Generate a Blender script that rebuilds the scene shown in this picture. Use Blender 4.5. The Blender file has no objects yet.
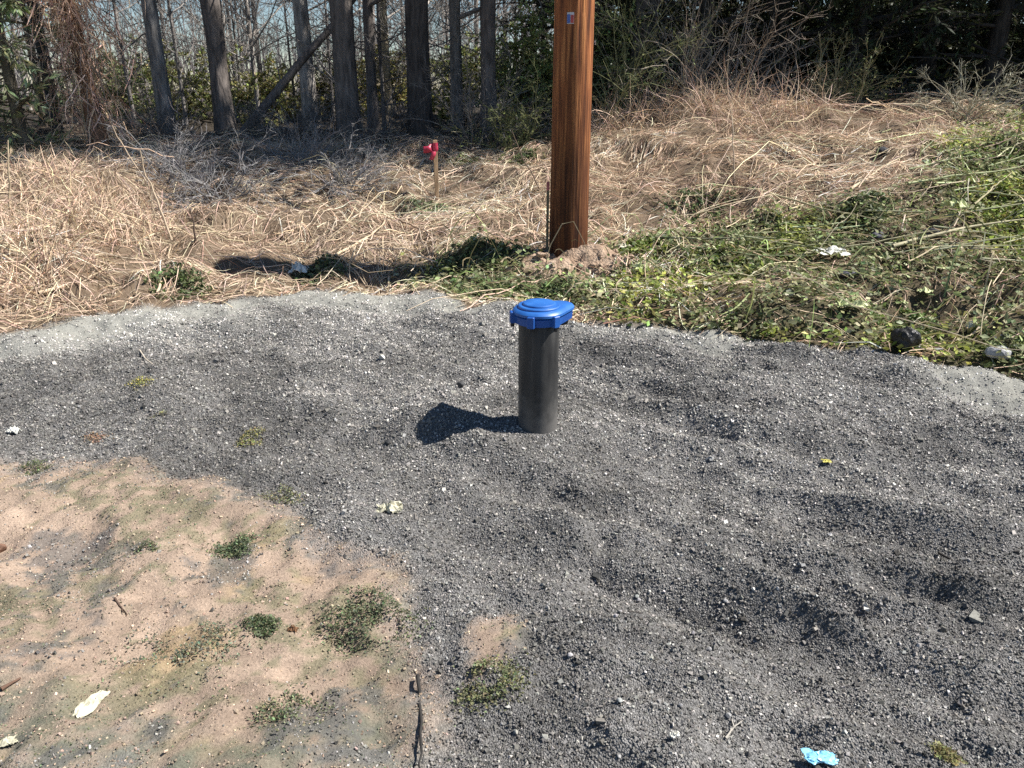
import bpy, math, numpy as np
from mathutils import Vector, Quaternion
rng = np.random.default_rng(7)
PI = math.pi
scene = bpy.context.scene
COL = scene.collection

# ------------------------------------------------------------------ camera model
CAM_H, PITCH, FPX, W, H = 1.5, math.radians(21.0), 780.0, 1024, 768
cam_d = bpy.data.cameras.new('camera'); cam = bpy.data.objects.new('camera', cam_d); COL.objects.link(cam)
cam.location = (0, 0, CAM_H); cam.rotation_euler = (PI/2 - PITCH, 0, 0)
cam_d.sensor_width = 36; cam_d.lens = 36*FPX/W; cam_d.clip_start = .05; cam_d.clip_end = 1500
scene.camera = cam

def ray(px, py):
    a = (px-W/2)/FPX; b = (H/2-py)/FPX
    c, s = math.cos(PITCH), math.sin(PITCH)
    return np.array([a, c+b*s, -s+b*c])
def at_y(px, py, Y):
    d = ray(px, py); return np.array([0, 0, CAM_H]) + d*(Y/d[1])

# ------------------------------------------------------------------ noise
def _hash(ix, iy, seed):
    n = (ix.astype(np.int64)*374761393 + iy.astype(np.int64)*668265263 + seed*974634777) & 0xffffffff
    n = ((n ^ (n >> 13))*1274126177) & 0xffffffff
    n = ((n ^ (n >> 16))*2246822519) & 0xffffffff
    return ((n ^ (n >> 15)) & 0xffffff)/float(0xffffff)
def vnoise(x, y, seed=0):
    x = np.asarray(x, float); y = np.asarray(y, float)
    ix = np.floor(x); iy = np.floor(y); fx = x-ix; fy = y-iy
    u = fx*fx*fx*(fx*(fx*6-15)+10); v = fy*fy*fy*(fy*(fy*6-15)+10)
    a = _hash(ix, iy, seed); b = _hash(ix+1, iy, seed); c = _hash(ix, iy+1, seed); d = _hash(ix+1, iy+1, seed)
    return ((a*(1-u)+b*u)*(1-v)+(c*(1-u)+d*u)*v)*2-1
def fbm(x, y, seed=0, oct=4):
    x = np.asarray(x, float); y = np.asarray(y, float)
    r = 0; a = 1; t = 0
    for i in range(oct):
        r = r + a*vnoise(x*.8-y*.6+i*7.3, x*.6+y*.8-i*3.1, seed+i*17); t += a; a *= .5; x = x*2.03; y = y*2.03
    return r/t*1.6
def sstep(a, b, x):
    t = np.clip((np.asarray(x, float)-a)/(b-a), 0, 1); return t*t*(3-2*t)

# ------------------------------------------------------------------ terrain
def flat(px, py):
    d = ray(px, py); t = CAM_H/-d[2]; return d[0]*t, d[1]*t
EDGE = np.array([flat(*p) for p in [(-150, 372), (0, 337), (90, 318), (200, 301), (330, 283), (430, 286), (470, 305), (540, 316), (620, 322), (700, 325),
                                    (800, 339), (900, 350), (1023, 376), (1150, 420)]])
def edge_y(x): return np.interp(x, EDGE[:, 0], EDGE[:, 1])
def base_h(x, y):
    e = edge_y(x)
    top = .72 + .66*sstep(-.2, 3.2, x)
    r = sstep(0, 1, (y-e)/(np.maximum(13.0-e, 1)))
    r = .55*r + .45*np.clip((y-e)/(13.0-e), 0, 1)
    h = top*r
    h = h + .30*np.exp(-((x+5.2)/1.6)**2-((y-7.6)/1.9)**2)           # mounded dead grass on the left
    h = h + .30*np.exp(-((x-5.0)/1.5)**2-((y-7.2)/1.5)**2)           # heap of cut weeds on the right
    h = h - .07*np.exp(-((x+1.5)/1.4)**2-((y-6.25)/.35)**2)          # shallow ditch by the pole
    h = h - 1.2*sstep(26, 70, y) + 0*x
    return h
def px_ground(px, py, f=None):
    f = f or base_h
    d = ray(px, py); o = np.array([0, 0, CAM_H])
    t = np.concatenate([np.arange(1.2, 12, .01), np.arange(12, 60, .05)])
    p = o[None] + d[None]*t[:, None]
    k = np.argmax(p[:, 2] < f(p[:, 0], p[:, 1]))
    return p[k]
# ------------------------------------------------------------------ ground regions
def inpoly(x, y, poly):
    r = np.zeros(np.shape(x), bool); n = len(poly)
    for i in range(n):
        x0, y0 = poly[i]; x1, y1 = poly[(i+1) % n]
        if y0 == y1: continue
        c = ((y0 > y) != (y1 > y)) & (x < (x1-x0)*(y-y0)/(y1-y0)+x0)
        r ^= c
    return r
def region(pts, f=flat): return [tuple(f(*p)[:2]) for p in pts]
R_DIRT = region([(-400, 476), (0, 472), (130, 463), (215, 482), (240, 512), (300, 520), (330, 562), (405, 592), (420, 640), (422, 700), (435, 800), (-600, 800)])
R_MOSS = region([(-300, 690), (60, 690), (150, 708), (270, 712), (330, 740), (380, 700), (425, 690), (445, 800), (-400, 800)])
R_SMALL = region([(470, 632), (500, 618), (512, 632), (496, 668), (472, 668)])
R_GREEN = region([(585, 248), (680, 240), (760, 232), (840, 222), (900, 205), (930, 165), (975, 128), (1023, 115), (1200, 112), (1200, 470), (1023, 420), (900, 390), (700, 360), (600, 350)], px_ground)
R_GREEN2 = region([(395, 262), (470, 250), (560, 262), (620, 300), (560, 312), (480, 300), (400, 280)], px_ground)
def warp(x, y, s, a, seed):
    return x+a*fbm(x*s, y*s, seed, 4)+.05*fbm(x*19, y*19, seed+7, 2), y+a*fbm(x*s+31, y*s-17, seed+3, 4)+.05*fbm(x*19+5, y*19, seed+8, 2)
def soft_region(x, y, poly, k=5, s=3, a=.12, seed=50, jit=.06):
    r = 0
    for i in range(k):
        wx, wy = warp(x+jit*math.cos(i*2.4), y+jit*math.sin(i*2.4), s, a, seed)
        r = r + inpoly(wx, wy, poly)
    return r/k
DENTS = []
for (px, py, lx, ly, rot, dep) in [(905, 598, .16, .035, -.45, .040), (880, 585, .07, .03, -.2, .022), (810, 523, .10, .045, -.35, .034), (602, 548, .04, .075, .2, .040), (1016, 628, .07, .05, 0, .05),
        (900, 450, .22, .06, -.5, .03), (720, 440, .2, .06, -.4, .025), (760, 570, .24, .05, -.8, .03), (830, 600, .22, .06, -.75, .034), (690, 610, .18, .10, .2, .025),
        (458, 386, .10, .05, .2, .03), (440, 415, .2, .10, 0, .03), (528, 640, .05, .05, 0, .028), (790, 690, .2, .06, -.5, .03), (350, 420, .25, .08, 0, .025), (250, 400, .3, .07, .1, .025),
        (600, 700, .15, .06, .3, .02), (655, 500, .15, .05, -.5, .022), (940, 520, .25, .06, -.45, .03), (980, 420, .3, .06, -.2, .025)]:
    x, y = flat(px, py); DENTS.append((x, y, lx, ly, rot, dep))
PIPE = np.array(flat(537.5, 437))
def height(x, y):
    x = np.asarray(x, float); y = np.asarray(y, float)
    h = base_h(x, y)
    e = edge_y(x) + .12*fbm(x*2.1, y*2.1, 5, 3)
    pad = 1-sstep(-.15, .35, y-e)
    c, s = math.cos(-.62), math.sin(-.62)
    u = x*c+y*s; v = -x*s+y*c
    q = .030*fbm(x*.9, y*.9, 11, 3) + .030*fbm(x*3.1, y*3.1, 12, 3) + .052*fbm(u*1.1, v*4.0, 13, 3)*(.35+.65*sstep(-.8, 1.0, x))
    q = q + .012*fbm(x*12, y*12, 14, 3)
    for (dx, dy, lx, ly, rot, dep) in DENTS:
        cr, sr = math.cos(rot), math.sin(rot)
        a = ((x-dx)*cr+(y-dy)*sr)/lx; b = (-(x-dx)*sr+(y-dy)*cr)/ly
        r2 = a*a+b*b
        q = q - 1.25*dep*np.exp(-r2) + .6*dep*np.exp(-((a-.2)**2+(b+1.7)**2))
    # ground around the pipe: a low ridge before its shadow, level at its foot
    dx, dy = x-PIPE[0], y-PIPE[1]
    q = q*(1-.8*np.exp(-(dx*dx+dy*dy)/.09)) + .055*np.exp(-(dx*dx+dy*dy)/.16) + .012*np.exp(-((np.hypot(dx, dy)-.09)/.05)**2) + .095*np.exp(-((dx+.46)/.24)**2-((dy-.10)/.20)**2) + .055*np.exp(-((dx+.27)/.12)**2-((dy+.17)/.07)**2)
    rough_d = soft_region(x, y, R_DIRT, 3, 3.0, .17, 50, .07)
    h = h + rough_d*pad*(.010*fbm(x*17, y*17, 97, 3)+.006*fbm(x*3, y*8, 98, 3)+.006*fbm(x*6, y*6, 99, 2))
    wild = .11*fbm(x*1.3, y*1.3, 21, 3) + .055*fbm(x*3.6, y*3.6, 22, 3)
    far = sstep(8, 40, y)
    h = h + q*pad + (wild + far*.3*fbm(x*.15, y*.15, 23, 2))*(1-pad)
    return h
POLE = np.array([*px_ground(568, 256)[:2]])

# ------------------------------------------------------------------ object helpers
def tag(o, label=None, cat=None, group=None, kind=None):
    if label: o['label'] = label
    if cat: o['category'] = cat
    if group: o['group'] = group
    if kind or cat: o['kind'] = kind or 'thing'
    return o
def empty(name, loc, rz=0):
    o = bpy.data.objects.new(name, None); COL.objects.link(o); o.location = tuple(loc); o.rotation_euler = (0, 0, rz)
    o.empty_display_size = .1; return o
def thing(name, label, cat, loc, rz=0, group=None): return tag(empty(name, loc, rz), label, cat, group)
def mesh(name, v, q, mats, parent=None, col=None, smooth=False, midx=None, loc=None):
    """v (N,3); q (M,k) uniform array of faces or a list of faces."""
    me = bpy.data.meshes.new(name)
    v = np.asarray(v, np.float32)
    if isinstance(q, np.ndarray):
        n, k = q.shape
        me.vertices.add(len(v)); me.vertices.foreach_set('co', v.ravel())
        me.loops.add(n*k); me.loops.foreach_set('vertex_index', q.astype(np.int32).ravel())
        me.polygons.add(n); me.polygons.foreach_set('loop_start', np.arange(0, n*k, k, dtype=np.int32))
    else:
        me.from_pydata([tuple(map(float, p)) for p in v], [], [tuple(map(int, f)) for f in q])
    for m in (mats if isinstance(mats, (list, tuple)) else [mats]): me.materials.append(m)
    n = len(me.polygons)
    me.polygons.foreach_set('use_smooth', np.full(n, smooth, bool))
    if midx is not None: me.polygons.foreach_set('material_index', np.asarray(midx, np.int32))
    if col is not None:
        a = me.color_attributes.new('col', 'FLOAT_COLOR', 'POINT')
        c = np.ones((len(v), 4), np.float32); c[:, :3] = col[:, :3]
        if col.shape[1] == 4: c[:, 3] = col[:, 3]
        a.data.foreach_set('color', c.ravel())
    me.update(calc_edges=True); me.validate()
    o = bpy.data.objects.new(name, me); COL.objects.link(o)
    if parent: o.parent = parent
    if loc is not None: o.location = tuple(loc)
    return o
def kids(o): return [c for c in bpy.data.objects if c.parent == o]
def dup(root, loc, rz=0, sc=1.0, label=None):
    r = root.copy(); COL.objects.link(r); r.location = tuple(loc); r.rotation_euler = (0, 0, rz)
    r.scale = (sc, sc, sc) if np.isscalar(sc) else sc
    if label: r['label'] = label
    for ch in kids(root):
        c = ch.copy(); COL.objects.link(c); c.parent = r
        for g in kids(ch):
            d = g.copy(); COL.objects.link(d); d.parent = c
    return r
def norm(a): return a/np.maximum(np.linalg.norm(a, axis=-1, keepdims=True), 1e-9)

def tubes(P, R, k=5):
    """P (N,S,3), R (N,S) -> verts, quads (open ended, the tips taper to nearly nothing)"""
    P = np.asarray(P, float); N, S, _ = P.shape
    T = np.gradient(P, axis=1); T = norm(T)
    ref = np.where(np.abs(T[..., 2:3]) > .9, np.array([1., 0, 0]), np.array([0, 0, 1.]))
    A = norm(np.cross(T, ref)); B = np.cross(T, A)
    th = np.arange(k)*2*PI/k
    V = P[:, :, None] + R[..., None, None]*(A[:, :, None]*np.cos(th)[:, None]+B[:, :, None]*np.sin(th)[:, None])
    i = (np.arange(N)[:, None, None]*S + np.arange(S-1)[None, :, None])*k
    j = np.arange(k)[None, None]; j2 = (j+1) % k
    q = np.stack([i+j, i+j2, i+k+j2, i+k+j], -1).reshape(-1, 4)
    return V.reshape(-1, 3), q
def ribbons(P, w, side=None, r=None):
    r = r or rng
    P = np.asarray(P, float); N, S, _ = P.shape
    T = norm(np.gradient(P, axis=1))
    if side is None: side = r.normal(size=(N, 1, 3))
    A = norm(np.cross(T, side))
    t = np.linspace(0, 1, S); prof = np.clip(1.0-t**3, .12, 1)
    D = A*(np.asarray(w)[:, None]*prof[None]/2)[..., None]
    V = np.stack([P-D, P+D], 2)
    i = (np.arange(N)[:, None]*S+np.arange(S-1)[None])*2
    q = np.stack([i, i+1, i+3, i+2], -1).reshape(-1, 4)
    return V.reshape(-1, 3), q
def leaves(C, D, size, r, aspect=.45, flat_n=None, fold=.18):
    """rhombic folded leaves: base C, direction D"""
    N = len(C); D = norm(D)
    n = r.normal(size=(N, 3)) if flat_n is None else flat_n
    A = norm(np.cross(D, n)); U = np.cross(A, D)
    L = np.asarray(size)*np.ones(N)
    m = C + D*(L*.45)[:, None]
    a = A*(L*aspect*.5)[:, None]; u = U*(L*fold)[:, None]
    V = np.stack([C, m+a+u*.6, C+D*L[:, None], m-a+u*.6], 1).reshape(-1, 3)
    q = np.arange(N*4).reshape(N, 4)
    return V, q
def join(parts):
    v = []; q = []; n = 0
    for a, b in parts: v.append(a); q.append(b+n); n += len(a)
    return np.concatenate(v), np.concatenate(q)

def colr(base, n, r, var=.25, hue=.08):
    b = np.asarray(base)[None]*np.exp(r.normal(0, var, (n, 1)))
    return b*np.exp(r.normal(0, hue, (n, 3)))
# ------------------------------------------------------------------ materials
def newmat(name):
    m = bpy.data.materials.new(name); m.use_nodes = True; nt = m.node_tree
    b = nt.nodes['Principled BSDF']; return m, nt, b, nt.nodes.new, nt.links.new
def m_attr(name, rough=.8, var=.25, scale=30, spec=.25, transl=0, bump=0, bscale=60, gain=1.0, stretch=None):
    m, nt, b, N, L = newmat(name)
    at = N('ShaderNodeAttribute'); at.attribute_name = 'col'
    tc = N('ShaderNodeTexCoord'); no = N('ShaderNodeTexNoise'); no.inputs['Scale'].default_value = scale; no.inputs['Detail'].default_value = 4
    src = tc.outputs['Object']
    if stretch:
        mp = N('ShaderNodeMapping'); mp.inputs['Scale'].default_value = stretch; L(src, mp.inputs[0]); src = mp.outputs[0]
    L(src, no.inputs['Vector'])
    mr = N('ShaderNodeMapRange'); mr.inputs[1].default_value = .3; mr.inputs[2].default_value = .7
    mr.inputs[3].default_value = (1-var)*gain; mr.inputs[4].default_value = (1+var)*gain; L(no.outputs['Fac'], mr.inputs[0])
    mx = N('ShaderNodeVectorMath'); mx.operation = 'SCALE'; L(at.outputs['Color'], mx.inputs[0]); L(mr.outputs[0], mx.inputs['Scale'])
    L(mx.outputs[0], b.inputs['Base Color'])
    b.inputs['Roughness'].default_value = rough; b.inputs['Specular IOR Level'].default_value = spec
    if bump:
        n2 = N('ShaderNodeTexNoise'); n2.inputs['Scale'].default_value = bscale; n2.inputs['Detail'].default_value = 5; L(src, n2.inputs['Vector'])
        bp = N('ShaderNodeBump'); bp.inputs['Strength'].default_value = bump; bp.inputs['Distance'].default_value = .02
        L(n2.outputs['Fac'], bp.inputs['Height']); L(bp.outputs[0], b.inputs['Normal'])
    if transl:
        t = N('ShaderNodeBsdfTranslucent'); L(mx.outputs[0], t.inputs['Color'])
        ms = N('ShaderNodeMixShader'); ms.inputs[0].default_value = transl
        L(b.outputs[0], ms.inputs[1]); L(t.outputs[0], ms.inputs[2])
        L(ms.outputs[0], nt.nodes['Material Output'].inputs['Surface'])
    return m
def m_plain(name, c1, c2, scale=20, rough=.5, spec=.5, bump=.1, bscale=80, stretch=(1, 1, 1), metal=0, bdist=.005, lo=.35, hi=.65):
    m, nt, b, N, L = newmat(name)
    tc = N('ShaderNodeTexCoord'); mp = N('ShaderNodeMapping'); mp.inputs['Scale'].default_value = stretch; L(tc.outputs['Object'], mp.inputs[0])
    no = N('ShaderNodeTexNoise'); no.inputs['Scale'].default_value = scale; no.inputs['Detail'].default_value = 6; L(mp.outputs[0], no.inputs['Vector'])
    cr = N('ShaderNodeValToRGB'); cr.color_ramp.elements[0].position = lo; cr.color_ramp.elements[1].position = hi
    cr.color_ramp.elements[0].color = (*c1, 1); cr.color_ramp.elements[1].color = (*c2, 1)
    L(no.outputs['Fac'], cr.inputs[0]); L(cr.outputs[0], b.inputs['Base Color'])
    b.inputs['Roughness'].default_value = rough; b.inputs['Specular IOR Level'].default_value = spec; b.inputs['Metallic'].default_value = metal
    if bump:
        n2 = N('ShaderNodeTexNoise'); n2.inputs['Scale'].default_value = bscale; n2.inputs['Detail'].default_value = 6; L(mp.outputs[0], n2.inputs['Vector'])
        bp = N('ShaderNodeBump'); bp.inputs['Strength'].default_value = bump; bp.inputs['Distance'].default_value = bdist
        L(n2.outputs['Fac'], bp.inputs['Height']); L(bp.outputs[0], b.inputs['Normal'])
    return m
M_STRAW = m_attr('dry_straw', .75, .25, 25, .25, .12)
M_GREEN = m_attr('green_leaf', .6, .25, 20, .35, .35)
M_NEEDLE = m_attr('evergreen', .65, .3, 3, .3, .28)
M_TWIG = m_attr('twig_bark', .85, .3, 18, .2, 0)
M_STONE = m_attr('crushed_stone', .8, .22, 160, .3, 0)
M_BARK = m_attr('tree_bark', .9, .5, 9, .15, 0, bump=1.0, bscale=14, stretch=(2.2, 2.2, .45))

def masks(x, y):
    e = edge_y(x) + .10*fbm(x*2.6, y*2.6, 41, 4)
    pad = 1-sstep(-.06, .08, y-e)
    dirt = np.maximum(soft_region(x, y, R_DIRT, 8, 3.0, .17, 50, .07), soft_region(x, y, R_SMALL, 5, 9, .04, 57, .02))
    near_moss = soft_region(x, y, R_MOSS, 5, 4, .10, 60, .05)
    dust = sstep(1.35, .25, e-y)*pad*sstep(-.75, .35, fbm(x*1.4, y*2.6, 44, 4)+np.clip(-.35*(x+.2), -.2, .7))
    green = np.maximum(soft_region(x, y, R_GREEN, 5, 1.2, .30, 70, .15), soft_region(x, y, R_GREEN2, 5, 2, .15, 75, .1))
    green = green*(1-.45*sstep(6.6, 8.6, y))*(.55+.45*sstep(-.35, .12, fbm(x*1.25, y*1.9, 77, 3)))
    return pad, dirt*pad, near_moss*pad, dust, green*(1-pad)

def axis(lo, hi, step, out_lo, out_hi, g=1.13, mid=None):
    a = list(np.arange(lo, hi+1e-6, step)); s = step
    while a[-1] < out_hi: s = min(s*g, 12); a.append(a[-1]+s)
    s = step; b = [a[0]]
    while b[-1] > out_lo: s = min(s*g, 12); b.append(b[-1]-s)
    return np.array(b[:0:-1]+a)
GX = axis(-3.9, 3.9, .02, -220, 220, 1.06); GY = axis(1.15, 6.4, .018, -40, 320, 1.035)
gx, gy = np.meshgrid(GX, GY)
gz = height(gx, gy)
pad, dirt, moss, dust, green = masks(gx, gy)
def mixc(a, b, t): return a*(1-t[..., None])+np.asarray(b)*t[..., None]
n1 = fbm(gx*2, gy*2, 81, 4); n2 = fbm(gx*9, gy*9, 82, 3); n3 = fbm(gx*.8, gy*.8, 83, 3)
c = np.zeros(gx.shape+(3,)) + np.array([.17, .125, .085])                        # litter under the dead grass
c = mixc(c, [.055, .045, .034], sstep(11.5, 14, gy+.8*n3))                     # leaf mould in the woods
c = mixc(c, [.06, .062, .028], green*.75)
g = np.zeros(gx.shape+(3,)) + np.array([.150, .146, .141]); g *= (1+.25*n1+.15*n2)[..., None]
g = mixc(g, [.29, .287, .255], dust*.92)
d = np.zeros(gx.shape+(3,)) + np.array([.345, .262, .20]); n4 = fbm(gx*24, gy*24, 88, 3); d *= (1+.16*n1+.16*n2+.16*n4)[..., None]
d = mixc(d, [.36, .26, .11], .45*sstep(.25, .7, fbm(gx*3.3, gy*3.3, 84, 3)+.35*n4))   # ochre clay
d = mixc(d, [.17, .165, .10], .7*sstep(.3, .6, fbm(gx*3.0+9, gy*3.0, 85, 4)+1.0*n4))   # thin green film
d = mixc(d, [.165, .165, .125], moss*(.8+.8*n4).clip(0, 1))
d = mixc(d, [.13, .125, .12], .7*sstep(.45, .65, fbm(gx*3.7-4, gy*3.7, 86, 4)+.6*n4))   # grit washed over the dirt
g = mixc(g, d, dirt)
c = mixc(c, g, pad)
heapx = np.exp(-(((gx-POLE[0]-.12)/.34)**2+((gy-POLE[1]+.22)/.26)**2))
def soil_heap(x, y): return .12*np.exp(-(((x-POLE[0]-.12)/.42)**2+((y-POLE[1]+.20)/.27)**2))
alpha = np.clip(pad*(1-dirt)*(1-.75*dust), 0, 1)
idx = np.arange(gx.size).reshape(gx.shape)
q = np.stack([idx[:-1, :-1], idx[:-1, 1:], idx[1:, 1:], idx[1:, :-1]], -1).reshape(-1, 4)
def m_ground():
    m, nt, b, N, L = newmat('ground_surface')
    at = N('ShaderNodeAttribute'); at.attribute_name = 'col'
    tc = N('ShaderNodeTexCoord')
    vo = N('ShaderNodeTexVoronoi'); vo.inputs['Scale'].default_value = 190; L(tc.outputs['Object'], vo.inputs['Vector'])
    no = N('ShaderNodeTexNoise'); no.inputs['Scale'].default_value = 130; no.inputs['Detail'].default_value = 6; no.inputs['Roughness'].default_value = .7; L(tc.outputs['Object'], no.inputs['Vector'])
    sep = N('ShaderNodeSeparateColor'); L(vo.outputs['Color'], sep.inputs[0])
    a = N('ShaderNodeMapRange'); a.inputs[3].default_value = .5; a.inputs[4].default_value = 1.5; L(sep.outputs[0], a.inputs[0])
    d = N('ShaderNodeMapRange'); d.inputs[1].default_value = .32; d.inputs[2].default_value = .68; d.inputs[3].default_value = .68; d.inputs[4].default_value = 1.22; L(no.outputs['Fac'], d.inputs[0])
    mx = N('ShaderNodeMix'); L(at.outputs['Alpha'], mx.inputs['Factor']); L(d.outputs[0], mx.inputs[2]); L(a.outputs[0], mx.inputs[3])
    sc = N('ShaderNodeVectorMath'); sc.operation = 'SCALE'; L(at.outputs['Color'], sc.inputs[0]); L(mx.outputs[0], sc.inputs['Scale']); L(sc.outputs[0], b.inputs['Base Color'])
    inv = N('ShaderNodeMath'); inv.operation = 'MULTIPLY_ADD'; inv.inputs[1].default_value = -1.; inv.inputs[2].default_value = 1; L(vo.outputs['Distance'], inv.inputs[0])
    hm = N('ShaderNodeMix'); L(at.outputs['Alpha'], hm.inputs['Factor']); L(no.outputs['Fac'], hm.inputs[2]); L(inv.outputs[0], hm.inputs[3])
    bp = N('ShaderNodeBump'); bp.inputs['Strength'].default_value = .95; bp.inputs['Distance'].default_value = .008; L(hm.outputs[0], bp.inputs['Height']); L(bp.outputs[0], b.inputs['Normal'])
    b.inputs['Roughness'].default_value = .9; b.inputs['Specular IOR Level'].default_value = .2
    return m
ground = mesh('ground', np.stack([gx, gy, gz], -1).reshape(-1, 3), q, m_ground(), col=np.concatenate([c, alpha[..., None]], -1).reshape(-1, 4), smooth=True)
tag(ground, 'ground of grey gravel, tan dirt and rough weedy bank', 'ground', kind='structure')

# ------------------------------------------------------------------ loose gravel (real stones)
def jitter_cubes(P, size, r, squash=.7):
    N = len(P)
    base = np.array([[x, y, z] for z in (-1, 1) for y in (-1, 1) for x in (-1, 1)], float)*.5
    V = base[None] + r.uniform(-.24, .24, (N, 8, 3))
    V *= r.uniform(.65, 1.15, (N, 1, 3))*np.array([1, 1, squash])
    qn = norm(r.normal(size=(N, 4)))
    w, x, y, z = [qn[:, i] for i in range(4)]
    Rm = np.stack([1-2*(y*y+z*z), 2*(x*y-z*w), 2*(x*z+y*w), 2*(x*y+z*w), 1-2*(x*x+z*z), 2*(y*z-x*w), 2*(x*z-y*w), 2*(y*z+x*w), 1-2*(x*x+y*y)], -1).reshape(N, 3, 3)
    V = np.einsum('nij,nkj->nki', Rm, V)*np.asarray(size)[:, None, None] + P[:, None]
    F = np.array([[0, 2, 3, 1], [4, 5, 7, 6], [0, 1, 5, 4], [2, 6, 7, 3], [0, 4, 6, 2], [1, 3, 7, 5]])
    q = (np.arange(N)[:, None, None]*8+F[None]).reshape(-1, 4)
    return V.reshape(-1, 3), q
r = np.random.default_rng(21)
n = 780000
y = r.uniform(1.2, 6.4, n); x = r.uniform(-5.2, 5.2, n)
half = .66*(.93*y+.54)+.45
k = np.abs(x) < half; x, y = x[k], y[k]
pad_s, dirt_s, moss_s, dust_s, _ = masks(x, y)
p = pad_s*(1-.975*dirt_s)*(1-.86*dust_s)*(.78+.22*sstep(4.5, 2.5, y))
p = np.where(dirt_s > .3, p+.30+.45*sstep(.3, .65, fbm(x*3.7-4, y*3.7, 86, 4)), p)
k = (r.random(len(x)) < p) & ((x-PIPE[0])**2+(y-PIPE[1])**2 > .094**2); x, y, dust_s, dirt_c = x[k], y[k], dust_s[k], dirt_s[k]
size = np.clip((.0046+.0016*sstep(2, 5, y))*r.lognormal(0, .30, len(x)), .0025, .016)
size *= np.where(dirt_c > .3, r.uniform(.45, .95, len(x)), 1)
size *= np.where(r.random(len(x)) < .010, r.uniform(1.5, 2.4, len(x)), 1)
z = height(x, y)+size*r.uniform(-.05, .34, len(x))
V, Q = jitter_cubes(np.stack([x, y, z], -1), size, r)
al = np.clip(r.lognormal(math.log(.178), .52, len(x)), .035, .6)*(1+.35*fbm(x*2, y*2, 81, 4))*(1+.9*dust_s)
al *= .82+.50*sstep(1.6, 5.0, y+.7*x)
size_d = dirt_c > .3
tint = np.stack([al*r.uniform(1.0, 1.1, len(x)), al, al*r.uniform(.87, .97, len(x))], -1)
brn = size_d & (r.random(len(x)) < np.where(fbm(x*3.7-4, y*3.7, 86, 4) > .38, .15, .90)); tint[brn] = colr((.31, .24, .178), brn.sum(), r, .32, .04)
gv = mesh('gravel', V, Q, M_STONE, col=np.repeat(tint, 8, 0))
tag(gv, 'loose dark grey crushed stone covering the pad', 'gravel', kind='stuff')

# ------------------------------------------------------------------ well pipe with blue cap
def loft(loops):
    k = len(loops[0]); V = np.concatenate(loops); F = []
    for i in range(len(loops)-1):
        for j in range(k):
            F.append((i*k+j, i*k+(j+1) % k, (i+1)*k+(j+1) % k, (i+1)*k+j))
    F.append(tuple(range(k-1, -1, -1))); F.append(tuple(range((len(loops)-1)*k, len(loops)*k)))
    return V, F
def ring(rad, z, k=64, c=(0, 0)):
    t = np.arange(k)*2*PI/k
    return np.stack([c[0]+rad*np.cos(t), c[1]+rad*np.sin(t), np.full(k, z)], -1)
def hull(inset, z, k=96, c2=(.098, .056), r1=.110, r2=.056):
    t = np.arange(k)*2*PI/k; nx, ny = np.cos(t), np.sin(t)
    s2 = c2[0]*nx+c2[1]*ny+r2 > r1
    return np.stack([np.where(s2, c2[0]+(r2-inset)*nx, (r1-inset)*nx), np.where(s2, c2[1]+(r2-inset)*ny, (r1-inset)*ny), np.full(k, z)], -1)
def box(cx, cy, cz, sx, sy, sz, rz=0, bev=.003):
    o = []
    for zz, ins in ((-sz/2, bev), (-sz/2+bev, 0), (sz/2-bev, 0), (sz/2, bev)):
        a, b = sx/2-ins, sy/2-ins
        p = np.array([[-a, -b+bev], [-a+bev, -b], [a-bev, -b], [a, -b+bev], [a, b-bev], [a-bev, b], [-a+bev, b], [-a, b-bev]])
        cc, ss = math.cos(rz), math.sin(rz)
        o.append(np.stack([cx+p[:, 0]*cc-p[:, 1]*ss, cy+p[:, 0]*ss+p[:, 1]*cc, np.full(8, cz+zz)], -1))
    return loft(o)
def m_casing():
    m = m_plain('black_casing', (.018, .018, .019), (.055, .054, .052), 6, .55, .4, .3, 40, (3, 3, .8), bdist=.002); nt = m.node_tree; N = nt.nodes.new; L = nt.links.new
    b = nt.nodes['Principled BSDF']; old = b.inputs['Base Color'].links[0].from_socket
    tc = N('ShaderNodeTexCoord'); sz = N('ShaderNodeSeparateXYZ'); L(tc.outputs['Object'], sz.inputs[0])
    no = N('ShaderNodeTexNoise'); no.inputs['Scale'].default_value = 22; no.inputs['Detail'].default_value = 6; L(tc.outputs['Object'], no.inputs['Vector'])
    a = N('ShaderNodeMath'); a.operation = 'MULTIPLY_ADD'; a.inputs[1].default_value = -.28; L(no.outputs['Fac'], a.inputs[0]); L(sz.outputs[2], a.inputs[2])
    mr = N('ShaderNodeMapRange'); mr.inputs[1].default_value = -.12; mr.inputs[2].default_value = .06; mr.inputs[3].default_value = .6; mr.inputs[4].default_value = 0; L(a.outputs[0], mr.inputs[0])
    mp = N('ShaderNodeMapping'); mp.inputs['Scale'].default_value = (60, 60, 3); L(tc.outputs['Object'], mp.inputs[0])
    sc = N('ShaderNodeTexNoise'); sc.inputs['Scale'].default_value = 1.5; sc.inputs['Detail'].default_value = 3; L(mp.outputs[0], sc.inputs['Vector'])
    m3 = N('ShaderNodeMapRange'); m3.inputs[1].default_value = .62; m3.inputs[2].default_value = .72; m3.inputs[4].default_value = .35; L(sc.outputs['Fac'], m3.inputs[0])
    mx = N('ShaderNodeMath'); mx.operation = 'MAXIMUM'; L(mr.outputs[0], mx.inputs[0]); L(m3.outputs[0], mx.inputs[1])
    mm = N('ShaderNodeMix'); mm.data_type = 'RGBA'; L(mx.outputs[0], mm.inputs['Factor']); L(old, mm.inputs[6]); mm.inputs[7].default_value = (.17, .16, .15, 1); L(mm.outputs[2], b.inputs['Base Color'])
    return m
M_CASING = m_casing()
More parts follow.
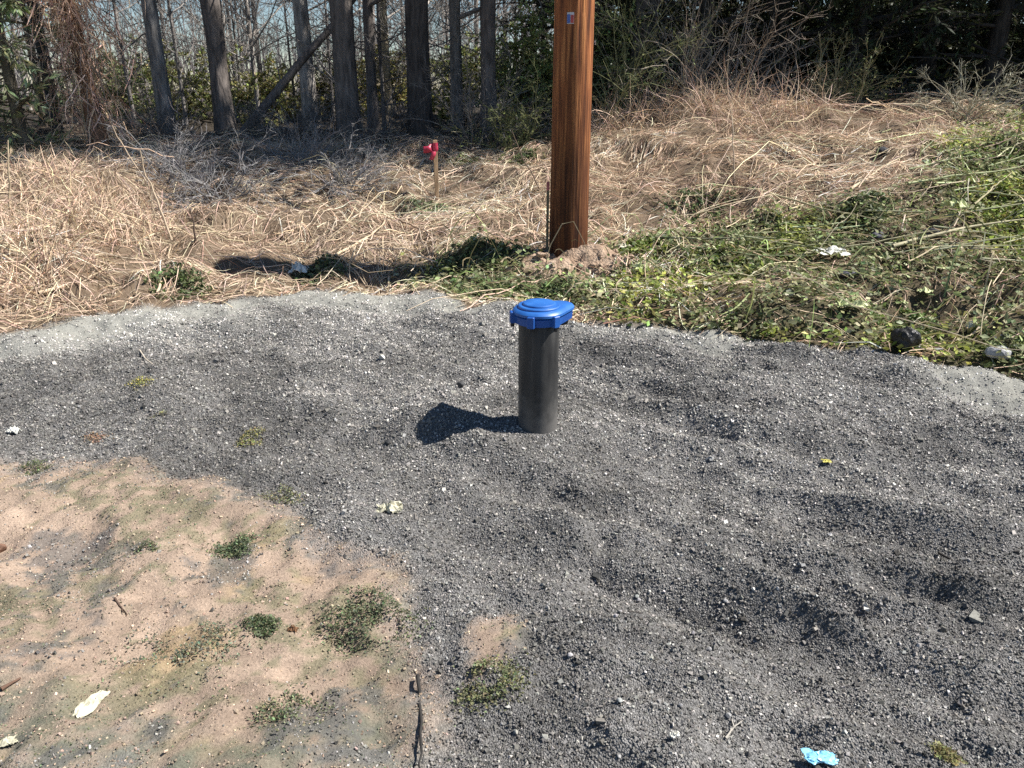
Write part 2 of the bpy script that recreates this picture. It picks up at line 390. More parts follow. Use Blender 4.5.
M_BLUE = m_plain('blue_paint', (.018, .105, .37), (.03, .15, .47), 14, .42, .5, .12, 60, bdist=.002)
M_BLUE2 = m_plain('blue_paint_dark', (.010, .07, .30), (.016, .10, .38), 14, .5, .45, .15, 60, bdist=.002)  # darker blue for the cap flange and its lugs
M_BLACK = m_plain('black_plastic', (.012, .012, .013), (.025, .025, .026), 30, .5, .4, .1)
PZ = .545
well = thing('well_casing', 'black well pipe standing in the gravel under a bright blue cap', 'well pipe', (PIPE[0], PIPE[1], height(*PIPE)-.01), math.radians(3))
v, f = loft([ring(.088, -.25), ring(.088, .1), ring(.0885, .25), ring(.0878, .4), ring(.088, PZ-.004), ring(.086, PZ)]); mesh('casing', v, f, M_CASING, well, smooth=True).data.set_sharp_from_angle(angle=.6)
v, f = loft([hull(.012, PZ-.040), hull(.004, PZ-.037), hull(.002, PZ-.006), hull(.006, PZ-.003)]); cap_b = mesh('cap_flange', v, f, M_BLUE2, well)
v, f = loft([hull(.002, PZ), hull(-.004, PZ+.003), hull(-.004, PZ+.013), hull(.003, PZ+.021), hull(.012, PZ+.025), hull(.013, PZ+.0245), hull(.020, PZ+.027), hull(.035, PZ+.028)])
lid = mesh('cap_lid', v, f, M_BLUE, well, smooth=True); lid.data.set_sharp_from_angle(angle=.5)
v, f = loft([ring(.092, PZ+.024), ring(.091, PZ+.033), ring(.087, PZ+.036), ring(.072, PZ+.0365), ring(.070, PZ+.043), ring(.066, PZ+.0455), ring(.045, PZ+.048), ring(.012, PZ+.0485)])
dome = mesh('dome', v, f, M_BLUE, lid, smooth=True); dome.data.set_sharp_from_angle(angle=.3)
for a in (-1.95, -1.0, 3.25, 2.1):
    v, f = box(.112*math.cos(a), .112*math.sin(a), PZ-.014, .030, .032, .050, a); lug = mesh('lug', v, f, M_BLUE2, cap_b)
    v, f = loft([ring(.009, PZ-.056, 6, (.116*math.cos(a), .116*math.sin(a))), ring(.0075, PZ-.034, 6, (.116*math.cos(a), .116*math.sin(a)))]); mesh('bolt', v, f, M_BLACK, lug)
v, f = loft([ring(.034, PZ-.065, 32, (.098, .056)), ring(.036, PZ-.062, 32, (.098, .056)), ring(.036, PZ-.039, 32, (.098, .056))]); mesh('conduit_hub', v, f, M_BLACK, well)

# ------------------------------------------------------------------ utility pole
def m_pole():
    m, nt, b, N, L = newmat('treated_wood')
    tc = N('ShaderNodeTexCoord')
    def noise(scale, st, det=6):
        mp = N('ShaderNodeMapping'); mp.inputs['Scale'].default_value = st; L(tc.outputs['Object'], mp.inputs[0])
        no = N('ShaderNodeTexNoise'); no.inputs['Scale'].default_value = scale; no.inputs['Detail'].default_value = det; L(mp.outputs[0], no.inputs['Vector']); return no
    a = noise(16, (3, 3, .12)); c = noise(3, (1, 1, .6)); e = noise(60, (3, 3, .15), 4)
    cr = N('ShaderNodeValToRGB'); els = cr.color_ramp.elements
    els[0].position = .30; els[0].color = (.065, .022, .010, 1); els[1].position = .68; els[1].color = (.52, .215, .075, 1)
    k = els.new(.5); k.color = (.26, .088, .030, 1); L(a.outputs['Fac'], cr.inputs[0])
    mr = N('ShaderNodeMapRange'); mr.inputs[1].default_value = .3; mr.inputs[2].default_value = .7; mr.inputs[3].default_value = .6; mr.inputs[4].default_value = 1.25; L(c.outputs['Fac'], mr.inputs[0])
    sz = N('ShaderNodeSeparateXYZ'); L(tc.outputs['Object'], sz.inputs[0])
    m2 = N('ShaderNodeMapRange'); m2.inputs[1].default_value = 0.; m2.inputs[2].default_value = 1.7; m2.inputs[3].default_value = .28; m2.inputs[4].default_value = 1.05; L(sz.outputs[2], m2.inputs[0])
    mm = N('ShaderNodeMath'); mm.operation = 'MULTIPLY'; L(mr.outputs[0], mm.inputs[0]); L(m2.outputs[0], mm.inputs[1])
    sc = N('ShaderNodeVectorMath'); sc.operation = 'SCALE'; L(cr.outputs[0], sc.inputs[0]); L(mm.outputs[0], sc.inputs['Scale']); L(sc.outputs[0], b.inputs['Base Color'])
    ad = N('ShaderNodeMath'); ad.operation = 'MULTIPLY_ADD'; ad.inputs[1].default_value = .5; L(e.outputs['Fac'], ad.inputs[0]); L(a.outputs['Fac'], ad.inputs[2])
    bp = N('ShaderNodeBump'); bp.inputs['Strength'].default_value = .8; bp.inputs['Distance'].default_value = .012; L(ad.outputs[0], bp.inputs['Height']); L(bp.outputs[0], b.inputs['Normal'])
    b.inputs['Roughness'].default_value = .78; b.inputs['Specular IOR Level'].default_value = .3
    return m
PR = .164
pole = thing('utility_pole', 'thick brown treated wooden utility pole standing at the edge of the weeds', 'utility pole', (POLE[0], POLE[1], height(*POLE)))
K, S = 120, 140
zz = np.linspace(-.4, 3.5, S); th = np.arange(K)*2*PI/K
rad = PR*(1-.028*np.clip(zz, 0, 20))[:, None]*(1+.012*fbm(np.cos(th)*3+0*zz[:, None], zz[:, None]*.5+np.sin(th)*3, 91, 3))
rad = rad - .012*np.clip(fbm(np.broadcast_to(th*5.1, (S, K)), np.broadcast_to(zz[:, None]*.35, (S, K)), 92, 2)-.5, 0, 1)*3    # weather checks
rad[-1] *= .3
V = np.stack([rad*np.cos(th), rad*np.sin(th), np.broadcast_to(zz[:, None], rad.shape)], -1).reshape(-1, 3)
i = np.arange(S-1)[:, None]*K; j = np.arange(K)[None]
Q = np.stack([i+j, i+(j+1) % K, i+K+(j+1) % K, i+K+j], -1).reshape(-1, 4)
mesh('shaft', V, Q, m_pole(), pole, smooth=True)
# small identification tag: white plate with a blue and a red block
ta = -PI/2-.42
tz = at_y(572, 18, POLE[1]-PR)[2]-pole.location.z
M_TAGW = m_plain('tag_white', (.5, .5, .52), (.62, .62, .64), 30, .4); M_TAGB = m_plain('tag_blue', (.05, .10, .35), (.07, .13, .42), 30, .4); M_TAGR = m_plain('tag_red', (.4, .05, .05), (.5, .07, .06), 30, .4)
rr = PR*.985
def onpole(a, z): return np.array([rr*math.cos(a), rr*math.sin(a), z])
def curved_plate(a0, a1, z0, z1, off, th_=.003, n=5):
    A = np.linspace(a0, a1, n); V = []
    for o_ in (off, off+th_):
        for z in (z0, z1):
            V += [((rr+o_)*math.cos(a), (rr+o_)*math.sin(a), z) for a in A]
    F = []
    for t in range(n-1):
        F += [(t, t+1, n+t+1, n+t), (2*n+t, 3*n+t, 3*n+t+1, 2*n+t+1), (t, 2*n+t, 2*n+t+1, t+1), (n+t, n+t+1, 3*n+t+1, 3*n+t)]
    F += [(0, n, 3*n, 2*n), (n-1, 3*n-1, 4*n-1, 2*n-1)]
    return np.array(V), F
ta = -PI/2-.24
v, f = curved_plate(ta-.17, ta+.16, tz-.04, tz+.04, 0); plate = mesh('tag_plate', v, f, M_TAGW, pole)
v, f = curved_plate(ta-.155, ta-.02, tz-.035, tz+.026, .004, .002); mesh('blue_mark', v, f, M_TAGB, plate)
v, f = curved_plate(ta+.01, ta+.145, tz-.035, tz+.022, .004, .002); mesh('red_mark', v, f, M_TAGR, plate)
# soil heaped round the foot of the pole
M_SOIL = m_plain('loose_soil', (.26, .18, .125), (.46, .345, .255), 14, .95, .1, 1.0, 50, bdist=.03)
n_ = 70; u = np.linspace(-.95, .95, n_); hx, hy = np.meshgrid(u, u*.8)
hz0 = height(POLE[0]+hx+.05, POLE[1]+hy-.15)
hz = hz0 + soil_heap(POLE[0]+hx+.05, POLE[1]+hy-.15)*(1+.35*fbm(hx*9, hy*9, 95, 4)) - .025 + .018*fbm(hx*22, hy*22, 96, 2)
idx = np.arange(n_*n_).reshape(n_, n_)
q = np.stack([idx[:-1, :-1], idx[:-1, 1:], idx[1:, 1:], idx[1:, :-1]], -1).reshape(-1, 4)
oz = height(*POLE)
heap = mesh('soil_heap', np.stack([hx, hy, hz-oz], -1).reshape(-1, 3), q, M_SOIL, smooth=True, loc=(POLE[0]+.05, POLE[1]-.15, oz))
tag(heap, 'heap of crumbly brown soil round the foot of the utility pole', 'soil heap')

# ------------------------------------------------------------------ survey stakes
M_STAKE = m_plain('weathered_lath', (.30, .20, .12), (.44, .31, .19), 20, .8, .2, .3, 60, (3, 3, .3))
M_PINK = m_plain('pink_flagging', (.36, .025, .06), (.48, .045, .09), 10, .4, .4, .1)
def strip(path, w, up, th_=.002):
    path = np.asarray(path, float); T = norm(np.gradient(path, axis=0)); A = norm(np.cross(T, up)); Nn = np.cross(A, T)
    V = np.stack([path-A*w/2-Nn*th_, path+A*w/2-Nn*th_, path+A*w/2+Nn*th_, path-A*w/2+Nn*th_], 1).reshape(-1, 3)
    n = len(path); F = [(0, 1, 2, 3), tuple(4*(n-1)+k for k in (3, 2, 1, 0))]
    for t in range(n-1):
        for k in range(4): F.append((4*t+k, 4*t+4+k, 4*t+4+(k+1) % 4, 4*t+(k+1) % 4))
    return V, F
sp = px_ground(437, 200, height); top = at_y(437, 140, sp[1])[2]-sp[2]
st = thing('survey_stake', 'wooden survey stake with a red-pink flag tied at its top', 'survey stake', (sp[0], sp[1], height(sp[0], sp[1])), .3)
v, f = box(0, 0, top/2-.05, .045, .02, top+.1); mesh('stake', v, f, M_STAKE, st)
t = np.linspace(0, 2*PI, 15)
v, f = strip(np.stack([.025*np.cos(t), .015*np.sin(t), top-.06+0*t], -1), .11, np.array([0, 0, 1.]), .002)
tapeo = mesh('flagging', *loft([ring(.026, top-.12, 12)*np.array([1, .7, 1]), ring(.034, top-.10, 12)*np.array([1, .7, 1]), ring(.030, top-.03, 12)*np.array([1, .8, 1])]), M_PINK, st)
s_ = np.linspace(0, 1, 12)
for (ax, ay, dz, w) in ((-.13, -.02, -.03, .075), (-.05, -.03, -.14, .05)):
    v, f = strip(np.stack([ax*s_*(1+.1*np.sin(9*s_)), ay*s_+.012*np.sin(8*s_), top-.075+dz*s_**1.3+.006*np.sin(7*s_)], -1), w, np.array([.1, 1., .2]), .0015)
    mesh('ribbon_tail', v, f, M_PINK, tapeo, smooth=True)
sp = px_ground(547, 252, height); top = at_y(546, 181, sp[1])[2]-sp[2]
st = thing('marker_stake', 'thin stake with a faded pink tip close beside the utility pole', 'marker stake', (sp[0], sp[1], height(sp[0], sp[1])))
mesh('stake', *box(0, 0, top/2-.06, .022, .016, top+.1), m_plain('green_grey_wood', (.16, .15, .10), (.24, .22, .15), 20, .8, .2, .3, 60, (3, 3, .3)), st)
mesh('tip_band', *box(0, 0, top-.045, .027, .021, .07), m_plain('faded_pink', (.45, .14, .14), (.55, .2, .2), 30, .7), st)

# ------------------------------------------------------------------ trees
def spawn(P, R, r, per, lf, spread=.8, up=.2, S=5, t0=.25, rf=.5, wob=.12, minr=.0025):
    N, S0, _ = P.shape
    L0 = np.linalg.norm(np.diff(P, axis=1), axis=-1).sum(1)
    idx = np.repeat(np.arange(N), per); M = len(idx)
    t = r.uniform(t0, .98, M)*(S0-1); i = np.clip(np.floor(t).astype(int), 0, S0-2); ft = t-i
    A = P[idx, i]; B = P[idx, i+1]; b = A*(1-ft[:, None])+B*ft[:, None]
    T = norm(B-A)
    D = norm(T + spread*norm(r.normal(size=(M, 3))) + np.array([0, 0, up]))
    L = L0[idx]*lf*r.uniform(.5, 1.2, M)*(1.15-.6*t/(S0-1))
    rb = np.maximum((R[idx, i]*(1-ft)+R[idx, i+1]*ft)*rf, minr)
    return grow(b, D, L, rb, r, S, wob, up*.5, minr)
def grow(b, D, L, rb, r, S=5, wob=.12, up=.1, minr=.0025):
    M = len(b); s = np.linspace(0, 1, S)
    P = np.zeros((M, S, 3)); P[:, 0] = b; d = D.copy()
    for k in range(1, S):
        d = norm(d + wob*r.normal(size=(M, 3)) + np.array([0, 0, up])*.35)
        P[:, k] = P[:, k-1] + d*(L/(S-1))[:, None]
    R = rb[:, None]*(1-.75*s)[None]; R = np.maximum(R, minr*.6)
    return P, R
def trunk_mesh(path, radii, r, k=14, rough=.12, seed=1):
    S = len(path); th = np.arange(k)*2*PI/k
    V, Q = tubes(path[None], radii[None], k)
    nz = 1+rough*fbm(np.tile(np.cos(th)*2, S)+np.repeat(path[:, 2]*.9, k), np.tile(np.sin(th)*2, S)+np.repeat(path[:, 2]*.7, k), seed, 3)
    c = np.repeat(path, k, 0)
    return c+(V-c)*nz[:, None], Q
def add_trunk(root, Ht, r0, lean, r, barkc, k=14, S=26, wob=.06, flare=.35):
    s = np.linspace(0, 1, S)
    z = -.25+(Ht+.25)*s
    w = np.cumsum(r.normal(0, wob, (S, 2)), 0)*np.linspace(0, 1, S)[:, None]*.35
    path = np.stack([lean[0]*s*Ht+w[:, 0], lean[1]*s*Ht+w[:, 1], z], -1)
    R = r0*(1-.93*s)**.75*(1+flare*np.exp(-np.clip(z, 0, 9)/.25))
    V, Q = trunk_mesh(path, R, r, k, seed=int(r.integers(999)))
    cc = np.asarray(barkc)[None]*(1+.25*fbm(V[:, 0]*6+V[:, 2]*1.5, V[:, 1]*6-V[:, 2]*.8, 3, 3))[:, None]
    mesh('trunk', V, Q, M_BARK, root, col=cc, smooth=True)
    return path, R
def pick(path, R, r, n, f0, f1):
    f = np.sort(r.uniform(f0, f1, n)); t = f*(len(path)-1); i = np.clip(t.astype(int), 0, len(path)-2); ft = t-i
    return path[i]*(1-ft[:, None])+path[i+1]*ft[:, None], R[i]*(1-ft)+R[i+1]*ft, f
def bare_tree(name, label, cat, loc, Ht, r0, seed, lean=(0, 0), bark=(.10, .09, .08), nb=26, f0=.12, twig=True, group=None, low=0, ivy=None, rmin=.004):
    r = np.random.default_rng(seed); root = thing(name, label, cat, loc, 0, group)
    path, R = add_trunk(root, Ht, r0, lean, r, bark)
    b, rb, f = pick(path, R, r, nb, f0, .98)
    az = r.uniform(0, 2*PI, nb); el = r.uniform(.25, .9, nb)
    D = np.stack([np.cos(az)*np.cos(el), np.sin(az)*np.cos(el), np.sin(el)], -1)
    L = Ht*(.10+.32*(1-f))*r.uniform(.6, 1.1, nb)
    P1, R1 = grow(b, D, L, rb*.42, r, 7, .16, .15, rmin)
    if low:
        bl, rbl, _ = pick(path, R, r, low, .05, .35)
        az = r.uniform(0, 2*PI, low); Dl = np.stack([np.cos(az), np.sin(az), r.uniform(-.3, .3, low)], -1)
        Pl, Rl = grow(bl, norm(Dl), r.uniform(.5, 1.7, low), np.full(low, .012), r, 7, .15, -.05, rmin)
        P1 = np.concatenate([P1, Pl]); R1 = np.concatenate([R1, Rl])
    P2, R2 = spawn(P1, R1, r, 6, .5, .9, .15, 6, .2, .55, .15, rmin)
    parts = [tubes(P1, R1, 6), tubes(P2, R2, 4)]
    if twig:
        P3, R3 = spawn(P2, R2, r, 5, .55, 1.0, .1, 4, .2, .6, .2, rmin); parts.append(tubes(P3, R3, 3))
    V, Q = join(parts)
    mesh('crown', V, Q, M_TWIG, root, col=np.asarray(bark)[None]*1.15*(1+.2*fbm(V[:, 0]*2, V[:, 2]*2, 9, 2))[:, None], smooth=True)
    return root
def sprays(P, r, per, size, droop=.15):
    N, S, _ = P.shape
    t = r.uniform(.1, 1, (N, per))*(S-1); i = np.clip(t.astype(int), 0, S-2); ft = (t-i)[..., None]
    n = np.arange(N)[:, None]
    C = P[n, i]*(1-ft)+P[n, i+1]*ft; T = norm(P[n, i+1]-P[n, i])
    D = norm(T+.9*norm(r.normal(size=C.shape))*np.array([1, 1, .5])-np.array([0, 0, droop]))
    return C.reshape(-1, 3), D.reshape(-1, 3)
def evergreen(name, label, cat, loc, Ht, r0, seed, kind='hemlock', lean=(0, 0), bark=(.07, .06, .05), leaf=(.045, .06, .028), radius=2.2, nb=70, group=None, f0=.04, per2=9, perl=22, size=.13, low=0, front=0):
    r = np.random.default_rng(seed); root = thing(name, label, cat, loc, 0, group)
    path, R = add_trunk(root, Ht, r0, lean, r, bark)
    b, rb, f = pick(path, R, r, nb, f0, .985)
    az = r.uniform(0, 2*PI, nb); el = r.uniform(-.15, .35, nb) if kind == 'hemlock' else r.uniform(.0, .7, nb)
    D = np.stack([np.cos(az)*np.cos(el), np.sin(az)*np.cos(el), np.sin(el)], -1)
    prof = (1-f)**.75 if kind == 'hemlock' else np.sqrt(np.clip(1-((f-f0)/(1-f0))**2, .03, 1))
    L = radius*(.12+prof)*r.uniform(.55, 1.15, nb)
    if front:
        hz = r.uniform(3.6, 6.2, front); ff = np.interp(hz, path[:, 2], np.linspace(0, 1, len(path)))
        t_ = ff*(len(path)-1); i_ = np.clip(t_.astype(int), 0, len(path)-2)
        af = r.normal(-PI/2-.15, .45, front)
        b = np.concatenate([b, path[i_]+(path[i_+1]-path[i_])*(t_-i_)[:, None]]); rb = np.concatenate([rb, np.full(front, .09)])
        D = np.concatenate([D, np.stack([np.cos(af), np.sin(af), r.uniform(.1, .3, front)], -1)]); L = np.concatenate([L, r.uniform(3.0, 5.4, front)])
    P1, R1 = grow(b, D, L, np.minimum(rb*.35, .035), r, 7, .12, -.10 if kind == 'hemlock' else .15, .004)
    P2, R2 = spawn(P1, R1, r, per2, .45, .8, -.05, 5, .15, .5, .15, .003)
    if front:
        P3, R3 = spawn(P1[nb:], R1[nb:], r, 26, .4, .8, 0, 5, .12, .5, .15, .003); P2 = np.concatenate([P2, P3]); R2 = np.concatenate([R2, R3])
    dead = []
    if low:
        bl, rbl, _ = pick(path, R, r, low, .06, max(f0, .12))
        az = r.uniform(0, 2*PI, low); Dl = np.stack([np.cos(az), np.sin(az), r.uniform(-.25, .25, low)], -1)
        Pl, Rl = grow(bl, norm(Dl), r.uniform(.4, 1.5, low), np.full(low, .012), r, 7, .16, -.1, .004)
        Pm, Rm = spawn(Pl, Rl, r, 5, .5, .9, 0, 4, .2, .6, .2, .003); dead = [tubes(Pl, Rl, 5), tubes(Pm, Rm, 3)]
    bv, bq = join([tubes(P1, R1, 5), tubes(P2, R2, 3)]+dead)
    C, Dd = sprays(P2, r, perl, .2); C1, D1 = sprays(P1, r, perl, .2)
    C = np.concatenate([C, C1]); Dd = np.concatenate([Dd, D1])
    nn = norm(r.normal(size=C.shape)*.7+np.array([0, 0, 1.]))
    lv, lq = leaves(C, Dd, size*r.uniform(.5, 1.3, len(C)), r, .26, nn, .05)
    V, Q = join([(bv, bq), (lv, lq)])
    cl = np.repeat(colr(leaf, len(C), r, .35, .10), 4, 0)
    cc = np.concatenate([np.broadcast_to(np.asarray(bark)*1.1, (len(bv), 3)), cl])
    mesh('crown', V, Q, [M_TWIG, M_NEEDLE], root, col=cc, midx=np.concatenate([np.zeros(len(bq)), np.ones(len(lq))]))
    return root
def shrub(name, label, cat, loc, seed, Ht=1.2, spread=.8, ns=22, leaf=None, stem=(.16, .14, .12), size=.05, perl=16, group=None, per=7, up=.25, thin=.006, arch=-.05):
    r = np.random.default_rng(seed); root = thing(name, label, cat, loc, 0, group)
    az = r.uniform(0, 2*PI, ns); el = r.uniform(.5, 1.45, ns)
    D = np.stack([np.cos(az)*np.cos(el)*spread, np.sin(az)*np.cos(el)*spread, np.sin(el)], -1)
    b = np.stack([r.normal(0, .12, ns), r.normal(0, .12, ns), np.full(ns, -.08)], -1)
    P1, R1 = grow(b, norm(D), Ht*r.uniform(.6, 1.25, ns), np.full(ns, thin)*r.uniform(.7, 1.6, ns), r, 8, .16, arch, .003)
    P2, R2 = spawn(P1, R1, r, per, .45, .9, up*.5, 5, .2, .7, .2, .0028)
    P3, R3 = spawn(P2, R2, r, 4, .5, 1.0, 0, 4, .2, .7, .2, .0025)
    bv, bq = join([tubes(P1, R1, 5), tubes(P2, R2, 3), tubes(P3, R3, 3)])
    mesh('stems', bv, bq, M_TWIG, root, col=np.repeat(colr(stem, len(bv)//3+1, r, .15, .03), 3, 0)[:len(bv)])
    if leaf is not None:
        C, Dd = sprays(P3, r, perl, .1)
        lv, lq = leaves(C, Dd, size*r.uniform(.5, 1.3, len(C)), r, .5)
        mesh('leaves', lv, lq, M_GREEN, root, col=np.repeat(colr(leaf, len(C), r, .35, .1), 4, 0))
    return root
def gp(px, Y):
    x = at_y(px, 100, Y)[0]; return (x, Y, float(height(x, Y)))
def wpx(w, Y): return w*(Y*.93+.4)/FPX/2

DK = (.15, .13, .118)
evergreen('pine_tree', 'dark straight pine trunk with lichen, first one right of the vine-covered tree', 'tree', gp(164, 13.2), 13, wpx(15, 13), 101, 'pine', (-.004, 0), (.22, .21, .20), radius=1.8, nb=8, f0=.7, per2=9, perl=12, size=.2, low=10, group='trunks at the edge of the woods')
evergreen('pine_tree', 'dark straight trunk at whose foot the slanting dead trunk rests', 'tree', gp(222, 13.6), 14, wpx(19, 13.4), 102, 'pine', (-.002, 0), DK, radius=1.8, nb=8, f0=.7, per2=9, perl=12, size=.2, low=8, group='trunks at the edge of the woods')
bare_tree('bare_tree', 'pale grey sunlit bare trunk crossed by the slanting dead trunk', 'tree', gp(309, 15.2), 12, wpx(15, 15), 103, (0, 0), (.32, .295, .27), 24, .3, low=6, group='trunks at the edge of the woods')
evergreen('pine_tree', 'broad dark trunk between the pale grey trunk and the widest black one', 'tree', gp(347, 13.0), 14, wpx(23, 13), 104, 'pine', (0, 0), (.14, .122, .11), radius=1.8, nb=8, f0=.7, per2=9, perl=12, size=.2, low=14, group='trunks at the edge of the woods')
bare_tree('bare_tree', 'slim dark trunk close behind the broad dark trunk with dead twigs', 'tree', gp(372, 14.4), 10, wpx(11, 14), 105, (0, 0), DK, 20, .2, low=10, group='trunks at the edge of the woods')
evergreen('pine_tree', 'widest black trunk behind the pink-flagged survey stake', 'tree', gp(420, 12.8), 15, wpx(23, 12.8), 106, 'pine', (.001, 0), (.075, .067, .062), radius=1.8, nb=8, f0=.7, per2=9, perl=12, size=.2, front=0, low=8, group='trunks at the edge of the woods')
bare_tree('bare_tree', 'thin grey trunk with tangled dead twigs right of the widest black trunk', 'tree', gp(457, 14.0), 11, wpx(12, 14), 107, (0, 0), (.19, .175, .16), 22, .15, low=22, group='trunks at the edge of the woods')
evergreen('pine_tree', 'dark trunk standing nearest the utility pole on its left', 'tree', gp(488, 13.4), 13, wpx(17, 13), 108, 'pine', (0, 0), (.15, .13, .118), radius=1.8, nb=8, f0=.7, per2=9, perl=12, size=.2, front=0, low=20, group='trunks at the edge of the woods')
bare_tree('bare_tree', 'thin yellow-lit trunk standing in a gap of the woods', 'tree', gp(388, 17.5), 11, wpx(8, 17.5), 109, (0, 0), (.34, .29, .20), 22, .2, low=8, group='trunks at the edge of the woods')
evergreen('pine_tree', 'dark trunk just right of the utility pole before the evergreens', 'tree', gp(641, 13.6), 14, wpx(25, 13.5), 110, 'pine', (0, 0), (.09, .08, .072), radius=1.8, nb=8, f0=.7, per2=9, perl=12, size=.2, front=24, low=18, group='trunks at the edge of the woods')
bare_tree('bare_tree', 'slim dark trunk left of the reddish vine-covered tree', 'tree', gp(52, 13.6), 9, wpx(10, 13.6), 111, (-.01, 0), (.05, .05, .045), 20, .2, low=8, group='trunks at the edge of the woods')
# slanting dead trunk
a = np.array(gp(234, 13.2)); a[2] -= .05; b_ = at_y(345, 8, 13.9)
b2 = a+(b_-a)*1.55
r = np.random.default_rng(5)
dt = thing('leaning_trunk', 'dead trunk leaning aslant between two standing trunks', 'fallen tree', a)
s = np.linspace(0, 1, 16)[:, None]
path = (b2-a)[None]*s+np.cumsum(r.normal(0, .02, (16, 3)), 0)*s; Rr = .075*(1-.55*s[:, 0])
V, Q = trunk_mesh(path, Rr, r, 10, .12, 3); mesh('trunk', V, Q, M_BARK, dt, col=np.broadcast_to(np.array(DK), (len(V), 3)), smooth=True)
bb, rb, _ = pick(path, Rr, r, 14, .25, .98)
P1, R1 = grow(bb, norm(r.normal(size=(14, 3))+np.array([.3, 0, .5])), r.uniform(.4, 1.2, 14), np.full(14, .012), r, 6, .15)
P2, R2 = spawn(P1, R1, r, 4, .5)
V, Q = join([tubes(P1, R1, 5), tubes(P2, R2, 3)]); mesh('branches', V, Q, M_TWIG, dt, col=np.broadcast_to(np.array(DK)*1.2, (len(V), 3)))
# reddish vine-covered tree on the left
r = np.random.default_rng(6)
vt = bare_tree('vine_covered_tree', 'leaning tree hung with a mass of reddish-brown dead vines', 'tree', gp(92, 11.8), 9, .11, 112, (-.035, 0), (.20, .12, .08), 20, .25, low=6)
N_ = 1700
f = r.uniform(0, 1, N_)**.8; z0 = .2+3.6*f
cx = -.035*z0*1.0
ra = r.gamma(2.2, .13, N_)*(1.35-.75*f); az = r.uniform(0, 2*PI, N_)
b = np.stack([cx+ra*np.cos(az)-.1*(f > .6), ra*np.sin(az), z0], -1)
D = norm(np.stack([r.normal(0, .45, N_), r.normal(0, .45, N_), r.normal(-.8, .5, N_)], -1))
P, R_ = grow(b, D, r.uniform(.25, .9, N_), np.full(N_, .006), r, 6, .22, -.25)
k = P[..., 2].min(1) > -.3
P = P[k]; V, Q = ribbons(P, r.uniform(.007, .018, len(P)), r=r)
mesh('dead_vines', V, Q, M_STRAW, vt, col=np.repeat(colr((.60, .42, .31), len(P), r, .35, .06), 12, 0))
# far trees in the woods
LAB_FAR = 'thin bare grey tree standing deep in the woods'
protos = [bare_tree('woodland_tree', LAB_FAR, 'tree', gp(120, 19), 9.5+i, .055+.012*i, 200+i, (0, 0), [(.24, .22, .205), (.17, .155, .145), (.32, .29, .26)][i], 20, .06, group='bare trees deep in the woods', low=10, rmin=.007) for i in range(3)]
r = np.random.default_rng(8)
far = [(-x_, y_) for x_, y_ in zip(r.uniform(-5, 17, 30), r.uniform(17.5, 36, 30))]
far += list(zip(r.uniform(-9, 2, 16), r.uniform(14.6, 17.5, 16)))
for i, (x_, y_) in enumerate(far):
    if abs(x_/y_) > .95: x_ *= .6
    loc = (x_, y_, float(height(x_, y_))-.05)
    o = protos[i % 3]
    if i < 3: o.location = loc
    else: dup(o, loc, r.uniform(0, 6.28), r.uniform(.75, 1.3) if i < 30 else r.uniform(.4, .7))
# evergreens: dark wall on the right
hx = [(600, 15.4, 8, 1.9), (700, 13.6, 9, 2.1), (775, 14.2, 10, 2.3), (850, 13.2, 9, 2.2), (920, 13.5, 10, 2.4), (985, 12.8, 9, 2.2), (1060, 13.0, 10, 2.4), (1150, 12.6, 9.5, 2.4), (1260, 12.6, 10, 2.5)]
hl = ['dark evergreen showing through behind the utility pole', 'dark evergreen with pale bare twigs before it, first right of the pole', 'tall dark evergreen behind the right one of two pale bare shrubs',
      'black-green evergreen above the brown log at the bank top', 'dark dense evergreen over the green weedy top of the bank', 'dark evergreen in the upper right corner of the photo', 'dark evergreen at the right border of the photo', 'dark evergreen beyond the right border', 'last dark evergreen on the right side']
for i, (px, Y, Ht, rad_) in enumerate(hx):
    evergreen('hemlock_tree', hl[i], 'evergreen tree', gp(px, Y), Ht, .13, 300+i, 'hemlock', (0, 0), (.05, .045, .04), (.038, .050, .024) if i % 2 else (.05, .062, .028), rad_, 95, f0=.01, per2=9, perl=16, size=.13, group='dark evergreens along the bank')
# second row deep behind, keeps the right side closed
for i, (px, Y) in enumerate([(640, 18), (740, 18), (830, 18.5), (930, 18), (1030, 17.5), (560, 19.5)]):
    evergreen('hemlock_tree', 'dark evergreen in the back row behind the bank', 'evergreen tree', gp(px, Y), 11, .14, 330+i, 'hemlock', (0, 0), (.05, .045, .04), (.04, .05, .025), 2.4, 70, f0=.02, per2=8, perl=12, size=.17, group='evergreens in the back row')
for i, (px, Y) in enumerate([(655, 15.8), (720, 16.2), (790, 15.6), (850, 16.2), (905, 15.6), (960, 15.4), (1030, 15.2), (1110, 15.0), (1190, 14.8)]):
    shrub('undergrowth', 'dark undergrowth between the evergreens behind the bank', 'undergrowth', gp(px, Y), 460+i, 2.0, 1.0, 30, (.05, .06, .03), (.06, .05, .045), .10, 12, 'undergrowth behind the evergreens', 7)
# tall pines whose crowns throw shade on the woods edge at left
for i, (x_, y_, lb) in enumerate([(4.4, 14.6, 'tall dark pine rising behind the evergreen with the pale shrubs'), (8.4, 15.2, 'tall dark pine rising behind the far right evergreens')]):
    evergreen('pine_tree', lb, 'tree', (x_, y_, float(height(x_, y_))), 14, .16, 350+i, 'pine', (0, -.15), DK, radius=(3.2, 2.2)[i], nb=60, f0=.55, per2=8, perl=14, size=.2)
